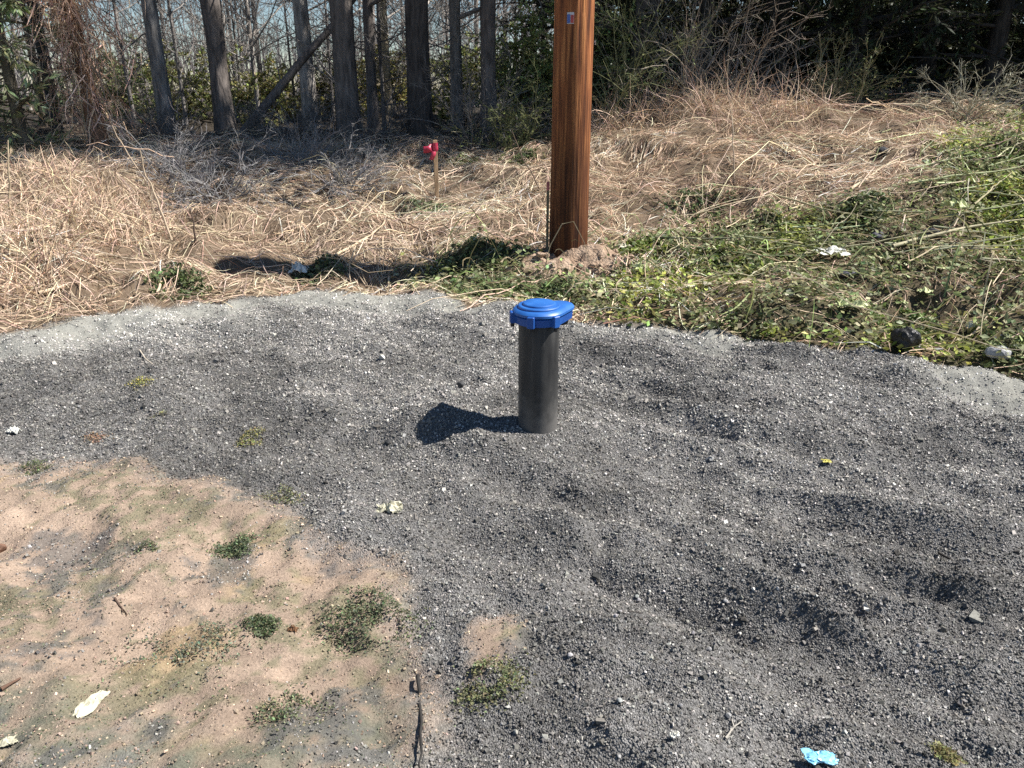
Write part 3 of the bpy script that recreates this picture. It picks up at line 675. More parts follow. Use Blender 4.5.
# light green airy evergreen at the left border, olive bushes under the trees
for i, (px, Y, Ht, rad_, lb) in enumerate([(14, 11.4, 6, 1.3, 'feathery green evergreen at the left border of the woods'), (-70, 11.0, 6.5, 1.5, 'green evergreen outside the left border'), (40, 15.5, 7, 1.6, 'green evergreen behind the slim dark trunk at left')]):
    evergreen('cedar_tree', lb, 'evergreen tree', gp(px, Y), Ht, .08, 370+i, 'hemlock', (0, 0), (.14, .12, .09), (.30, .34, .18), rad_, 60, f0=.02, per2=8, perl=10, size=.15, group='green evergreens at left')
bl = ['olive green bush behind the lichened pine trunk', 'olive green bush behind the slanting dead trunk', 'yellow-green bush behind the broad dark trunk', 'green bush filling the gap left of the utility pole', 'green bush between utility pole and evergreens', 'olive bush deep between the two straight left trunks', 'yellow-green bush left of the widest black trunk', 'green bush behind the trunk nearest the pole']
for i, (px, Y, Ht, lf) in enumerate([(185, 16.5, 1.3, (.15, .155, .065)), (270, 16.8, 1.15, (.14, .14, .06)), (330, 18, 1.3, (.18, .165, .06)), (530, 14.6, 1.6, (.13, .15, .055)), (618, 14.2, 1.9, (.13, .155, .06)), (120, 17.5, 1.5, (.14, .155, .07)), (400, 18.5, 1.4, (.18, .165, .06)), (470, 16.5, 1.4, (.14, .15, .06))]):
    shrub('bush', bl[i], 'bush', gp(px, Y), 400+i, Ht, .75, 30, tuple(2.3*v_ for v_ in lf), (.12, .10, .08), .07, 11, 'green bushes under the trees', 7)
# bare twiggy brush along the foot of the trees and before the evergreens
tl = ['grey twiggy brush at the foot of the dark trunks', 'grey twiggy brush under the trunk nearest the pole', 'pale bare shrub on the left of two before the dark evergreens', 'pale bare shrub on the right of two before the dark evergreens', 'arching greenish bramble left of the utility pole', 'grey brush at the foot of the lichened pine', 'grey twiggy brush between the two straight left trunks', 'pale arching bramble at the top right of the bank', 'green-stemmed bramble just right of the pole', 'bare bramble beneath the dark evergreens on the bank', 'grey brush before the pale grey trunk']
for i, (px, Y, Ht, stc, ns) in enumerate([(375, 12.6, .95, (.16, .15, .145), 30), (478, 12.2, 1.3, (.20, .19, .18), 34), (690, 12.2, 1.8, (.38, .33, .27), 20), (745, 12.4, 1.7, (.34, .29, .24), 20), (515, 11.8, 1.0, (.20, .21, .10), 26),
        (160, 12.7, .8, (.18, .17, .16), 30), (255, 12.8, .8, (.17, .16, .15), 30), (965, 10.6, .8, (.38, .36, .27), 22), (612, 12.0, 1.7, (.20, .21, .11), 22), (840, 11.6, .9, (.28, .26, .16), 24), (305, 12.9, .8, (.16, .15, .14), 30)]):
    shrub('bare_shrub', tl[i], 'shrub', gp(px, Y), 430+i, Ht, 1.0, ns, (.13, .15, .06) if i in (4, 8, 9) else None, stc, .04, 2, 'twiggy brush along the woods', 7, thin=.008, arch=-.22)
for i, (px, py, Ht, lb) in enumerate([(225, 200, .42, 'low heap of grey brush in the shade left of the survey stake'), (175, 178, .4, 'low heap of grey brush below the lichened pine'), (300, 165, .45, 'low heap of grey brush under the slanting dead trunk'), (345, 185, .35, 'low heap of grey brush nearest the survey stake')]):
    p_ = px_ground(px, py, height)
    shrub('brush_pile', lb, 'brush', (p_[0], p_[1], float(height(p_[0], p_[1]))), 480+i, Ht*1.9, 2.6, 46, None, (.27, .26, .255), .04, 2, 'heaps of grey brush', 8, up=-.1, thin=.007, arch=-.35)
# distant woods: one mass far behind
r = np.random.default_rng(11); N_ = 1500
x_ = r.uniform(-60, 45, N_); y_ = r.uniform(36, 60, N_); z_ = height(x_, y_)
b = np.stack([x_, y_, z_], -1)
P, R_ = grow(b, norm(np.stack([r.normal(0, .12, N_), r.normal(0, .12, N_), np.ones(N_)], -1)), r.uniform(2, 7, N_), r.uniform(.02, .07, N_), r, 6, .08, .1)
P2, R2 = spawn(P, R_, r, 5, .35, .8, .2, 4, .3, .6, .15, .012)
V, Q = join([tubes(P, R_, 4), tubes(P2, R2, 3)])
tag(mesh('distant_woods', V, Q, M_TWIG, col=np.repeat(colr((.17, .155, .15), len(V)//12+1, r, .25, .04), 12, 0)[:len(V)]), 'hazy bare woods far behind the trunks', 'woods', kind='stuff')

# ------------------------------------------------------------------ dead grass (stuff)
def lay(n, xr, yr, r, keep, Lr, wr, lift, arch, dirbias=None, clump=.5, S=5):
    x = r.uniform(*xr, n); y = r.uniform(*yr, n); k = (np.abs(x) < .70*(.93*y+.5)+1.6) & (r.random(n) < keep(x, y)); x, y = x[k], y[k]; m = len(x)
    ang = PI*2*fbm(x*1.1, y*1.1, 120, 3)*clump + r.normal(0, .5, m) + (0 if dirbias is None else dirbias)
    ang = np.where(r.random(m) < .25, r.uniform(0, 2*PI, m), ang)
    L = r.uniform(*Lr, m)*np.exp(r.normal(0, .25, m))
    s = np.linspace(0, 1, S)
    bend = r.normal(0, .5, m)
    a = ang[:, None]+bend[:, None]*(s-.5)[None]
    dx = np.cumsum(np.cos(a), 1)/S*L[:, None]; dy = np.cumsum(np.sin(a), 1)/S*L[:, None]
    X = x[:, None]+dx-dx.mean(1, keepdims=True); Y = y[:, None]+dy-dy.mean(1, keepdims=True)
    l0 = r.gamma(1.5, lift, m)
    Z = height(X, Y)+l0[:, None]+(4*s*(1-s))[None]*(r.gamma(1.2, arch, m)*L)[:, None]*.6 + r.normal(0, .10, m)[:, None]*(s-.5)[None]*L[:, None]
    Z = np.maximum(Z, height(X, Y)+.004)
    P = np.stack([X, Y, Z], -1)
    return P, r.uniform(*wr, m)
r = np.random.default_rng(31)
def k_straw(x, y):
    pad, dirt, moss, dust, green = masks(x, y)
    fade = 1-sstep(11.6, 13.6, y+.6*fbm(x*.6, y*.6, 33, 2))*.8
    return (1-pad)*(1-.80*green)*fade*(.45+.55*sstep(-.4, .25, fbm(x*1.7, y*1.7, 34, 3)))*(1+.5*sstep(1.2, .2, y-edge_y(x))*sstep(.5, -.5, x))
P, w = lay(160000, (-11, 10.5), (3.6, 14), r, k_straw, (.12, .45), (.003, .0075), .012, .05)
V, Q = ribbons(P, w, side=np.array([0, 0, 1.])+.6*r.normal(size=(len(P), 1, 3)), r=r)
cs = colr((.63, .485, .355), len(P), r, .30, .05)
y0 = P[:, 0, 1]
dk = r.random(len(P)) < .16; cs[dk] *= np.array([.42, .36, .33])
cs = cs*np.exp(.40*fbm(P[:, 0, 0]*.9, P[:, 0, 1]*.9, 36, 3))[:, None]
gr = (P[:, 0, 0] > 0)[:, None]*np.array([[-.01, -.03, -.035]]); cs = np.clip(cs+gr*.6, .02, .8)
tag(mesh('dead_grass', V, Q, M_STRAW, col=np.repeat(cs, 10, 0)), 'flattened mat of pale dead grass and stalks covering the bank', 'dead grass', kind='stuff')
# longer stalks over the mat
P, w = lay(4200, (-11, 10.5), (4.0, 13.2), r, lambda x, y: k_straw(x, y)*sstep(-.2, .4, fbm(x*.8, y*.8, 38, 2)+.2), (.5, 1.4), (.005, .012), .035, .045, S=8)
V, Q = tubes(P, w[:, None]*.5*np.linspace(1, .4, 8)[None], 4)
tag(mesh('dead_stalks', V, Q, M_STRAW, col=np.repeat(colr((.66, .53, .38), len(P), r, .25, .05), 32, 0)), 'long pale stalks lying across the dead grass', 'dead stalks', kind='stuff')
# standing dead grass: left mound and a rim below the evergreens
def tufts(n, cen, sd, r, Hh, spread=.5):
    c_ = np.asarray(cen)[r.integers(len(cen), size=n)]
    x = c_[:, 0]+r.normal(0, sd, n); y = c_[:, 1]+r.normal(0, sd, n)
    D = norm(np.stack([r.normal(0, spread, n), r.normal(0, spread, n), np.ones(n)], -1))
    return grow(np.stack([x, y, height(x, y)-.02], -1), D, r.uniform(*Hh, n), np.full(n, .005), r, 7, .12, -.42)[0]
cen = [px_ground(px, py)[:2] for (px, py) in [(15, 175), (40, 190), (70, 200), (20, 230), (60, 240), (110, 205), (5, 280), (45, 280), (90, 165), (130, 240)]]
P = tufts(3000, cen, .30, r, (.12, .40))
cen2 = [px_ground(px, py)[:2] for (px, py) in [(640, 120), (690, 112), (705, 118), (720, 112), (750, 125), (800, 118), (610, 130)]]
P = np.concatenate([P, tufts(1500, cen2, .28, r, (.2, .8), .6)])
V, Q = ribbons(P, r.uniform(.004, .009, len(P)), r=r)
tag(mesh('tall_dead_grass', V, Q, M_STRAW, col=np.repeat(colr((.58, .44, .32), len(P), r, .3, .06), 14, 0)), 'bent standing dead grass at the left and below the evergreens', 'dead grass', kind='stuff')

# ------------------------------------------------------------------ green ground cover (stuff)
r = np.random.default_rng(41)
n = 380000
x = r.uniform(-3, 9.5, n); y = r.uniform(3.4, 12.5, n)
pad_, _, _, _, gm = masks(x, y)
k = (np.abs(x) < .70*(.93*y+.5)+1.2) & (r.random(n) < gm*(.35+.65*sstep(-.45, .25, fbm(x*1.7, y*1.7, 43, 3)))); x, y = x[k], y[k]
C = np.stack([x, y, height(x, y)+r.gamma(1.6, .022, len(x))], -1)
D = norm(np.stack([r.normal(size=len(x)), r.normal(size=len(x)), r.uniform(-.1, .7, len(x))], -1))
nn = norm(r.normal(size=C.shape)*.6+np.array([0, 0, 1.]))
V, Q = leaves(C, D, r.uniform(.022, .062, len(x)), r, .62, nn, .08)
cl = colr((.19, .215, .10), len(x), r, .5, .10)
br = sstep(0, .5, fbm(x*1.5, y*1.5, 45, 3))[:, None]; cl = cl*(1-br)+cl*np.array([1.4, 1.4, .75])*br
pale = r.random(len(x)) < .11; cl[pale] = colr((.42, .42, .25), pale.sum(), r, .2, .05)
tag(mesh('green_weeds', V, Q, M_GREEN, col=np.repeat(np.clip(cl, 0, .75), 4, 0)), 'low leafy green weeds spread below and right of the pole', 'weeds', kind='stuff')
P, w = lay(15000, (-3, 9.5), (3.6, 12.5), r, lambda x, y: masks(x, y)[4]*.7, (.12, .5), (.005, .011), .05, .2, S=6)
V, Q = ribbons(P, w, r=r)
cg = colr((.22, .24, .10), len(P), r, .4, .08); tw = r.random(len(P)) < .35; cg[tw] = colr((.45, .38, .25), tw.sum(), r, .25, .05)
tag(mesh('cut_grass', V, Q, M_GREEN, col=np.repeat(np.clip(cg, 0, .75), 12, 0)), 'tangle of cut green and straw-coloured stems among the weeds', 'cut grass', kind='stuff')
# fine green bits on the lower left dirt
n = 60000
x = r.uniform(-3.2, .3, n); y = r.uniform(1.2, 3.2, n)
_, dm, mm, _, _ = masks(x, y)
pz = np.maximum(dm*.7*sstep(.15, .6, fbm(x*3.0+9, y*3.0, 85, 4)+.4*fbm(x*24, y*24, 88, 3)), .22*mm)
k = r.random(n) < pz; x, y = x[k], y[k]
C = np.stack([x, y, height(x, y)+.001], -1); D = norm(np.stack([r.normal(size=len(x)), r.normal(size=len(x)), r.uniform(.1, 1.0, len(x))], -1))
V, Q = leaves(C, D, r.uniform(.003, .008, len(x)), r, .6)
tag(mesh('seedling_film', V, Q, M_GREEN, col=np.repeat(colr((.16, .185, .11), len(x), r, .4, .1), 4, 0)), 'tiny green seedlings thinly covering the lower left dirt', 'seedlings', kind='stuff')

# ------------------------------------------------------------------ countable small things
def ground_pt(px, py, dz=0):
    p_ = px_ground(px, py, height); return np.array([p_[0], p_[1], float(height(p_[0], p_[1]))+dz])
def stick(name, label, cat, p0, p1, rad, colr_, seed=0, group=None, k=6, wob=.01, side=0, tip=.35):
    r = np.random.default_rng(seed); p0 = np.asarray(p0, float); p1 = np.asarray(p1, float); S = 12
    s = np.linspace(0, 1, S)[:, None]; L = np.linalg.norm(p1-p0)
    path = (p1-p0)[None]*s + np.cumsum(r.normal(0, wob*L, (S, 3))*np.array([1, 1, .4]), 0)*np.sin(s*PI)
    R = rad*(1-(1-tip)*s[:, 0])
    parts = [tubes(path[None], R[None], k)]
    o = tag(mesh(name, *parts[0], M_TWIG, loc=p0, col=np.asarray(colr_)[None]*np.ones((S*k, 1)), smooth=True), label, cat, group)
    if side:
        P, R2 = spawn(path[None], R[None], r, side, .35, .8, .1, 5, .3, .55, .15)
        V, Q = tubes(P, R2, 4); mesh('side_twigs', V, Q, M_TWIG, o, col=np.asarray(colr_)[None]*1.1*np.ones((len(V), 1)), smooth=True)
    return o
def up_stick(label, px0, py0, px1, py1, rad, c_, seed, side=0, name='weed_stalk', cat='stalk'):
    p0 = ground_pt(px0, py0, -.03); p1 = at_y(px1, py1, p0[1]-.05); return stick(name, label, cat, p0, p1, rad, c_, seed, side=side, wob=.012)
up_stick('long pale bent stem standing in the straw below the lichened pine', 172, 240, 140, 150, .012, (.50, .40, .29), 1)
up_stick('pale stem leaning left off the top of the long bent stem', 150, 185, 112, 125, .009, (.48, .38, .28), 2)
up_stick('short dark upright twig in the straw left of the pole shadow', 196, 245, 190, 208, .011, (.14, .10, .08), 3)
up_stick('pale stem standing at the left border in tall dead grass', 10, 215, 8, 140, .012, (.55, .45, .31), 4, 3)
up_stick('thin dark stem leaning right between survey stake and pole', 541, 190, 512, 130, .010, (.16, .12, .09), 5)
up_stick('thin pale stem standing tall in the dead grass right of pole', 735, 185, 728, 60, .007, (.42, .34, .26), 6)
up_stick('pale reed standing left of the long bent stem', 155, 225, 152, 190, .010, (.52, .44, .32), 7)
def lie(label, px0, py0, px1, py1, rad, c_, seed, name='stick', cat='stick', side=0, dz=.05, wob=.012):
    p0 = ground_pt(px0, py0, dz); p1 = ground_pt(px1, py1, dz); return stick(name, label, cat, p0, p1, rad, c_, seed, side=side, wob=wob)
ST = (.52, .41, .28)
lie('long pale stick lying slantwise on the straw at the pad edge', 40, 300, 185, 262, .016, ST, 11)
lie('pale stick pointing down to the pad edge beside green weeds', 158, 300, 172, 250, .011, ST, 12)
lie('pale cane lying up the left slope of straw', 335, 262, 385, 225, .013, ST, 13)
lie('stick lying aslant below the survey stake', 395, 222, 445, 245, .012, (.36, .26, .18), 14)
lie('forked pale branch on the right bank in the straw', 812, 170, 868, 128, .016, (.5, .38, .27), 15, side=3)
lie('pale stick in the straw above the green weeds', 850, 195, 905, 160, .014, (.52, .44, .31), 16)
lie('long green-grey cane across the weeds right of the pole', 655, 243, 850, 246, .011, (.20, .20, .13), 17, side=2)
lie('pale cane arching over the weeds at the far right', 890, 262, 1020, 235, .016, (.42, .38, .25), 18, side=4, dz=.12)
lie('long pale cane on top of the cut weed heap', 905, 200, 1020, 182, .012, (.40, .42, .24), 19, dz=.14)
lie('brown log half buried in dead grass below the evergreens', 768, 108, 835, 103, .07, (.24, .14, .085), 20, 'log', 'log', dz=.03)
lie('thin pale stick on the lower dead grass at the far left', 5, 262, 60, 296, .012, ST, 22)
lie('tall pale weed stalk fallen among the green weeds', 770, 205, 875, 232, .010, (.45, .40, .25), 23, dz=.10)
lie('black crooked stick lying where gravel meets dirt at the bottom', 418, 684, 421, 790, .0055, (.03, .028, .026), 24, dz=.020, wob=.014)
lie('short dark twig lying alone on the right gravel', 938, 556, 958, 572, .005, (.05, .045, .04), 25, dz=.007)
lie('thin pale twig lying on the left gravel edge', 140, 352, 185, 405, .005, (.46, .40, .32), 26, dz=.008)
lie('small pale forked twig on the gravel above the blue scrap', 725, 742, 742, 724, .003, (.4, .37, .32), 27, dz=.008, side=2)
lie('dark bent twig lying on the dirt beside the small green weed', 115, 600, 128, 618, .004, (.09, .06, .045), 28, dz=.006, side=2)
lie('brown broken stick at the left border of the dirt', 2, 692, 22, 682, .006, (.14, .085, .06), 29, dz=.006)
# cut stalks on the right-hand weeds: a counted set that nothing tells apart
r = np.random.default_rng(61)
for i in range(34):
    px, py = r.uniform(680, 1015), r.uniform(225, 275)
    if i > 18: px, py = r.uniform(860, 1020), r.uniform(120, 230)
    a_ = r.normal(-.12, .25) if i <= 18 else r.normal(.1, .5); L_ = r.uniform(.5, 1.1)
    p0 = ground_pt(px, py, r.uniform(.04, .12)); p1 = p0+L_*np.array([math.cos(a_), math.sin(a_), 0]); p1[2] = float(height(p1[0], p1[1]))+r.uniform(.04, .16)
    stick('cut_stalk', 'thin pale green cut stalk lying on the weeds of the right bank', 'stalk', p0, p1, r.uniform(.006, .010), colr((.42, .42, .26), 1, r, .2, .05)[0], 500+i, 'cut stalks lying on the right bank', 5, .012)
# litter
def crumple(name, label, cat, px, py, size, mat, seed, asp=1.0, hgt=.35, group=None, n=14, rz=0, dz=.0):
    r = np.random.default_rng(seed); u = np.linspace(-.5, .5, n); a, b = np.meshgrid(u, u)
    a2 = a*size+size*.10*fbm(a*4, b*4, seed, 3); b2 = b*size*asp+size*.10*fbm(a*4+9, b*4, seed+1, 3)
    rr_ = 1-.35*np.clip(fbm(a*3+5, b*3, seed+4, 2), 0, 1)*(np.hypot(a, b) > .3); a2 *= rr_; b2 *= rr_
    z = size*hgt*np.abs(fbm(a*4.2, b*4.2, seed+2, 3))*(.4+1.2*np.exp(-(a*a+b*b)*5)) + .004
    c_, s_ = math.cos(rz), math.sin(rz)
    top = np.stack([a2*c_-b2*s_, a2*s_+b2*c_, z], -1).reshape(-1, 3); V = np.concatenate([top, top-np.array([0, 0, .002])])
    idx = np.arange(n*n).reshape(n, n); q = np.stack([idx[:-1, :-1], idx[:-1, 1:], idx[1:, 1:], idx[1:, :-1]], -1).reshape(-1, 4)
    bd = np.concatenate([idx[0, :], idx[1:, -1], idx[-1, -2::-1], idx[-2:0:-1, 0]]); bd2 = np.roll(bd, -1)
    q2 = np.stack([bd2, bd, bd+n*n, bd2+n*n], -1)
    return tag(mesh(name, V, np.concatenate([q, q[:, ::-1]+n*n, q2]), mat, loc=ground_pt(px, py, dz)), label, cat, group)
M_WHITE = m_plain('white_paper', (.66, .65, .58), (.80, .79, .73), 12, .8, .2, .2, 60)
M_CREAM = m_plain('cream_leaf', (.44, .42, .31), (.60, .57, .44), 12, .75, .2, .2, 60)
M_SKY = m_plain('light_blue_wrapper', (.20, .52, .72), (.30, .62, .80), 18, .35, .5, .1, 60)
M_RED = m_plain('red_scrap', (.35, .05, .06), (.45, .08, .08), 18, .6)
M_LEAFP = m_plain('pale_green_leaf', (.42, .47, .22), (.58, .60, .34), 12, .6, .3, .2, 60)
M_YEL = m_plain('yellow_leaf', (.50, .45, .10), (.60, .55, .16), 12, .6, .3, .2, 60)
M_BROWN = m_plain('brown_leaf', (.20, .11, .06), (.34, .19, .10), 12, .7, .3, .2, 60)
crumple('paper_scrap', 'crumpled cream-white scrap lying alone in the middle of the gravel', 'litter', 390, 511, .095, M_CREAM, 1, .7, .32)
crumple('paper_scrap', 'crumpled bright white paper lying in the green weeds', 'litter', 829, 270, .21, M_WHITE, 12, .9, .22, dz=.12)
crumple('paper_scrap', 'white torn paper at the straw edge left of the pole shadow', 'litter', 300, 276, .15, M_WHITE, 3, 1.2, .5, dz=.03)
crumple('plastic_wrapper', 'bright light blue wrapper on the gravel at the bottom edge', 'litter', 819, 763, .072, M_SKY, 4, .6, .10, rz=-.1, dz=.010)
crumple('dead_leaf', 'long whitish curled leaf on the lower left dirt', 'leaf', 91, 706, .040, M_CREAM, 6, 2.4, .3, rz=-.25)
crumple('dead_leaf', 'pale leaf at the bottom left corner of the dirt', 'leaf', 6, 746, .05, M_CREAM, 7, .5, .2, rz=.5)
crumple('dead_leaf', 'large pale green leaf standing out on the right weed heap', 'leaf', 950, 224, .17, M_LEAFP, 8, 1.3, .35, dz=.14)
crumple('dead_leaf', 'long pale leaf lying in the weeds near the black rock', 'leaf', 850, 312, .20, M_LEAFP, 9, .5, .2, dz=.04)
crumple('dead_leaf', 'pale leaf in the weeds at the pad edge right of the blue cap', 'leaf', 640, 275, .11, M_LEAFP, 10, .7, .3, dz=.05)
crumple('dead_leaf', 'small yellow leaf on the gravel right of the pipe', 'leaf', 826, 464, .035, M_YEL, 12, .8, .2, dz=.006)
crumple('dead_leaf', 'brown curled leaf on the dirt by the ochre patch', 'leaf', 293, 632, .030, M_BROWN, 13, .6, .4, dz=.0)
crumple('paper_scrap', 'small white scrap at the left border of the gravel', 'litter', 14, 433, .06, M_WHITE, 14, .8, .4)
crumple('paper_scrap', 'white scrap among the grey stones at the right pad edge', 'litter', 972, 332, .075, M_WHITE, 15, .7, .5, dz=.02)
crumple('paper_scrap', 'tiny white scrap on the bottom gravel left of the blue wrapper', 'litter', 674, 741, .022, M_WHITE, 16, .7, .4, dz=.009)
r = np.random.default_rng(71)
for i in range(26):
    px, py = r.uniform(600, 1020), r.uniform(235, 340)
    if py > 320+.13*(px-700)-6: py -= 45
    o = crumple('pale_leaf', 'small pale leaf scattered among the green weeds', 'leaf', px, py, r.uniform(.05, .10), M_LEAFP if i % 3 else M_CREAM, 600+i, r.uniform(.4, .9), .25, 'pale leaves among the weeds', 8, r.uniform(0, 3), .04)
# stones
def rock(name, label, px, py, size, c_, seed, rough=.25, asp=(1, 1, .75), group=None, cat='stone', mat=None, sink=.25):
    r = np.random.default_rng(seed)
    import bmesh
    bm = bmesh.new(); bmesh.ops.create_icosphere(bm, subdivisions=3, radius=.5)
    V = np.array([v.co for v in bm.verts]); F = np.array([[v.index for v in f.verts] for f in bm.faces]); bm.free()
    for _ in range(9):
        n_v = norm(r.normal(size=3)); d_ = r.uniform(.28, .44); h_ = V@n_v-d_; V = V-np.clip(h_, 0, 1)[:, None]*n_v[None]*.9
    V = V*(1+rough*.25*fbm(V[:, 0]*4+V[:, 2]*3, V[:, 1]*4, seed, 3))[:, None]*np.array(asp)*size
    return tag(mesh(name, V, F, mat or M_STONE, loc=ground_pt(px, py, size*asp[2]*(.5-sink)), col=np.asarray(c_)[None]*np.ones((len(V), 1))), label, cat, group)
M_ROCKB = m_plain('black_rock', (.006, .006, .006), (.018, .017, .017), 9, .45, .5, .8, 24, bdist=.02)
rock('black_rock', 'shiny black angular rock at the pad edge on the right', 903, 351, .175, (.03, .03, .03), 1, .6, (1.0, .9, 1.0), cat='rock', mat=M_ROCKB, sink=.08)
rock('stone_or_shade_lump', 'small grey stone touching the right side of the black rock', 917, 348, .06, (.30, .30, .31), 2)
rock('stone_or_shade_lump', 'largest light grey stone in the right corner of the pad edge', 998, 360, .13, (.34, .34, .35), 3, asp=(1.3, .9, .7), sink=.05)
rock('stone_or_shade_lump', 'dark slate stone behind the largest grey stone', 1000, 342, .11, (.12, .12, .14), 4, asp=(1.3, .8, .6))
rock('stone_or_shade_lump', 'grey flat stone between black rock and light grey stone', 938, 352, .07, (.28, .28, .28), 5, asp=(1.6, .8, .4))
rock('stone_or_shade_lump', 'dark stone in the shadow beside the white paper', 848, 276, .12, (.08, .08, .10), 6, asp=(1.3, .9, .6))
rock('stone_or_shade_lump', 'dark lump under the cut weeds on the right heap', 930, 240, .16, (.03, .03, .032), 7, cat='rock')
rock('stone_or_shade_lump', 'dark lump standing for the shade of a hollow in the straw up the right bank', 882, 155, .14, (.04, .04, .045), 8, cat='rock')  # dark lump put in to stand for the shade of a hollow
rock('stone_or_shade_lump', 'dark stone half hidden above the long green-grey cane', 877, 240, .11, (.07, .07, .09), 9, cat='rock')
rock('pebble', 'dark clod on the gravel above the pipe shadow', 461, 387, .045, (.06, .06, .06), 10)
rock('pebble', 'dark clod left of the small gravel ridge beside the pipe', 388, 444, .035, (.05, .05, .05), 11)
rock('pebble', 'brown clod at the left border of the dirt', 2, 552, .045, (.16, .09, .06), 12)
rock('pebble', 'dark pebble in the green patch near the crooked stick', 487, 695, .022, (.03, .03, .03), 13)
rock('pebble', 'black pebble on the gravel above the top right of the dirt', 247, 486, .025, (.03, .03, .03), 14)
r = np.random.default_rng(81)
for i in range(16):
    px, py = r.uniform(560, 740), r.uniform(560, 765)
    rock('pebble', 'pale larger pebble among the dark gravel', px, py, r.uniform(.010, .017), colr((.27, .265, .26), 1, r, .2, .02)[0], 700+i, group='pale pebbles in the gravel', sink=.1)
# clods of soil round the pole foot
for i in range(22):
    a_ = r.uniform(-2.9, .5); d_ = r.uniform(.22, .7); x_, y_ = POLE[0]+.1+d_*math.cos(a_), POLE[1]-.15+.7*d_*math.sin(a_)
    o = rock('soil_clod', 'brown crumb of soil at the foot of the pole', 512, 500, r.uniform(.03, .075), (.3, .2, .14), 740+i, .5, group='soil clods at the pole', cat='clod', mat=M_SOIL)
    o.location = (x_, y_, float(height(x_, y_)+soil_heap(x_, y_)))
# leafy weed patches
def weed_patch(label, px, py, rad_, n, lf, seed, size=(.004, .012), group=None, hgt=.022, name='weed_foliage', cat='weed'):
    r = np.random.default_rng(seed); p_ = ground_pt(px, py); n = int(n*(2.2 if size[0] < .01 else 1.3))
    d_ = rad_*np.sqrt(r.random(n))*np.exp(r.normal(0, .2, n)); a_ = r.uniform(0, 2*PI, n)
    x, y = d_*np.cos(a_), d_*np.sin(a_)*.8
    k = r.random(n) < sstep(-.6, .3, fbm((p_[0]+x)*14, (p_[1]+y)*14, seed, 2)); x, y = x[k], y[k]; n = len(x)
    z = height(p_[0]+x, p_[1]+y)-p_[2]+r.random(n)*hgt*(1-np.hypot(x, y)/rad_*.6).clip(.1)
    D = norm(np.stack([r.normal(size=n), r.normal(size=n), r.uniform(0, .9, n)], -1))
    V, Q = leaves(np.stack([x, y, z], -1), D, r.uniform(*size, n), r, .6, norm(r.normal(size=(n, 3))*.7+np.array([0, 0, 1.])))
    return tag(mesh(name, V, Q, M_GREEN, loc=p_, col=np.repeat(colr(lf, n, r, .35, .1), 4, 0)), label, cat, group)
G1 = (.125, .155, .08)
weed_patch('dense dark green weed near the middle of the dirt', 240, 550, .085, 900, G1, 1)
weed_patch('dark green weed right of the grit patch on the dirt', 262, 628, .05, 420, G1, 2)
weed_patch('green weeds spreading at the right border of the dirt', 370, 618, .15, 1300, (.14, .16, .09), 3)
weed_patch('grey-green weeds round the grit patch on the lower dirt', 180, 655, .17, 1000, (.16, .175, .12), 4)
weed_patch('yellow-green weeds under the little bare dirt spot in the gravel', 488, 684, .10, 900, (.19, .195, .10), 5)
weed_patch('small green weed left of the dense dark green weed', 147, 548, .035, 160, (.13, .15, .08), 6)
weed_patch('green weeds at the bottom of the dirt', 290, 710, .09, 500, (.16, .175, .10), 7)
weed_patch('small yellow weed on the far left gravel', 140, 383, .07, 170, (.38, .36, .09), 8)
weed_patch('yellow-green weed strip on the gravel above the dirt', 255, 440, .09, 320, (.26, .25, .10), 9)
weed_patch('tiny green weed on the gravel at the left border', 35, 470, .08, 260, (.12, .14, .07), 10)
weed_patch('yellow weed in the bottom right corner of the gravel', 945, 757, .035, 220, (.26, .24, .11), 11)
weed_patch('brownish weed spot on the far left gravel', 95, 440, .06, 170, (.36, .24, .15), 12)
weed_patch('small weed on the gravel between yellow weed and brownish spot', 158, 417, .04, 110, (.24, .24, .12), 13)
weed_patch('sparse weeds where gravel meets the top right of the dirt', 280, 500, .10, 450, (.20, .20, .11), 14)
wl = ['leafy green clump beside the survey stake', 'green clump in the straw below the survey stake', 'green leafy clump at the edge of straw on the left', 'bright yellow-green clump right of the pole foot', 'bright green clump between white paper and pole', 'bright green clump at the right border of the weeds', 'dark green clump in the straw up the right bank', 'dark leafy clump above the cane on the right', 'green clump at the foot of the soil heap', 'green clump beside the pole shadow', 'green clump at the left end of the pole shadow', 'yellow-green clump at the top of the weed heap', 'green clump left of the pole in the straw', 'bright clump above the black rock']
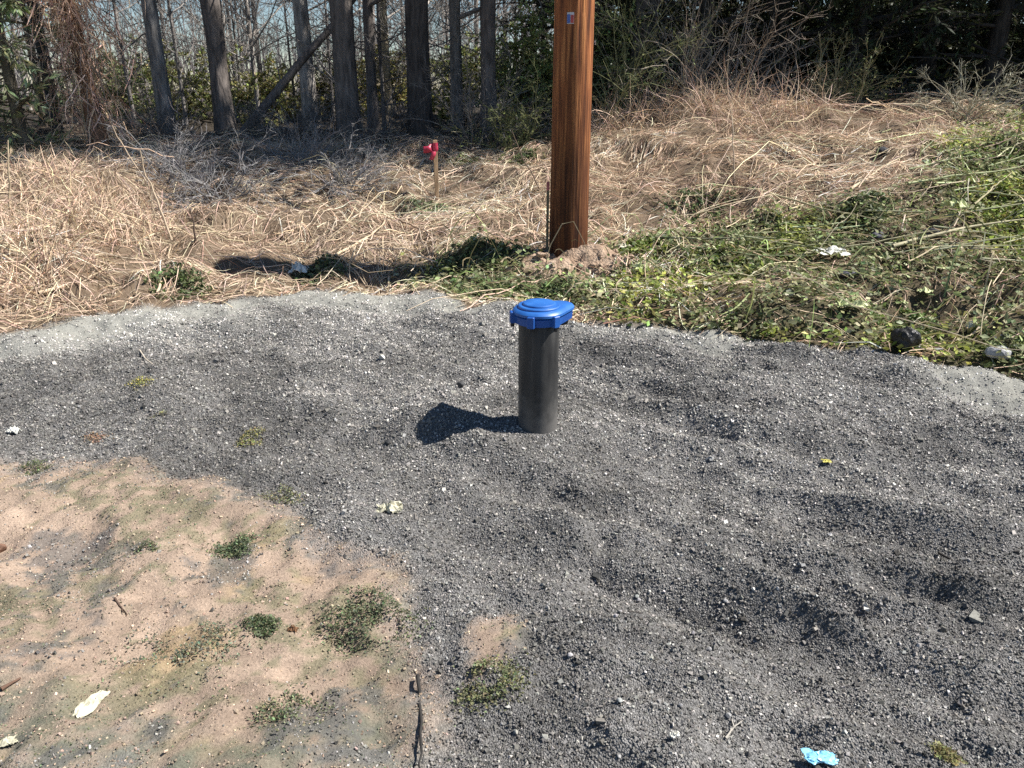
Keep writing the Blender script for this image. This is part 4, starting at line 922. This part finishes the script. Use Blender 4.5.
for i, (px, py, rd, lf) in enumerate([(462, 165, .35, (.17, .20, .09)), (425, 212, .28, (.26, .29, .17)), (180, 292, .22, (.13, .17, .07)), (640, 250, .28, (.19, .24, .05)), (730, 262, .42, (.18, .23, .05)), (990, 210, .35, (.19, .24, .05)), (700, 208, .35, (.12, .16, .07)),
        (868, 205, .22, (.07, .10, .04)), (545, 300, .25, (.10, .14, .05)), (480, 262, .3, (.10, .13, .05)), (320, 276, .25, (.15, .18, .09)), (1000, 160, .35, (.16, .21, .06)), (520, 162, .3, (.15, .18, .08)), (900, 330, .25, (.14, .18, .06))]):
    weed_patch(wl[i], px, py, rd, 800, lf, 800+i, (.02, .055), None, .07, 'clump_foliage', 'weed clump')

# ------------------------------------------------------------------ light and sky
SUN_EL, SUN_AZ = math.radians(51), math.radians(3)
sv = Vector((math.cos(SUN_EL)*math.cos(SUN_AZ), math.cos(SUN_EL)*math.sin(SUN_AZ), math.sin(SUN_EL)))
ld = bpy.data.lights.new('sun', 'SUN'); ld.energy = 5.0; ld.angle = math.radians(.53); ld.color = (1, .955, .89)
lo = bpy.data.objects.new('sun', ld); COL.objects.link(lo); lo.rotation_euler = (-sv).to_track_quat('-Z', 'Y').to_euler(); lo.location = (20, 0, 20)
w_ = bpy.data.worlds.new('World'); scene.world = w_; w_.use_nodes = True; nt = w_.node_tree
sky = nt.nodes.new('ShaderNodeTexSky'); sky.sky_type = 'NISHITA'; sky.sun_disc = False
sky.sun_elevation = SUN_EL; sky.sun_rotation = PI/2-SUN_AZ; sky.air_density = 1.0; sky.dust_density = 0; sky.ozone_density = 4.0
bg = nt.nodes['Background']; nt.links.new(sky.outputs[0], bg.inputs[0]); bg.inputs[1].default_value = .055
vs = scene.view_settings; vs.view_transform = 'Standard'; vs.look = 'None'; vs.gamma = 1; vs.exposure = .92; vs.use_curve_mapping = False
scene.render.engine = 'CYCLES'; scene.cycles.max_bounces = 5; scene.cycles.diffuse_bounces = 2; scene.cycles.use_denoising = False
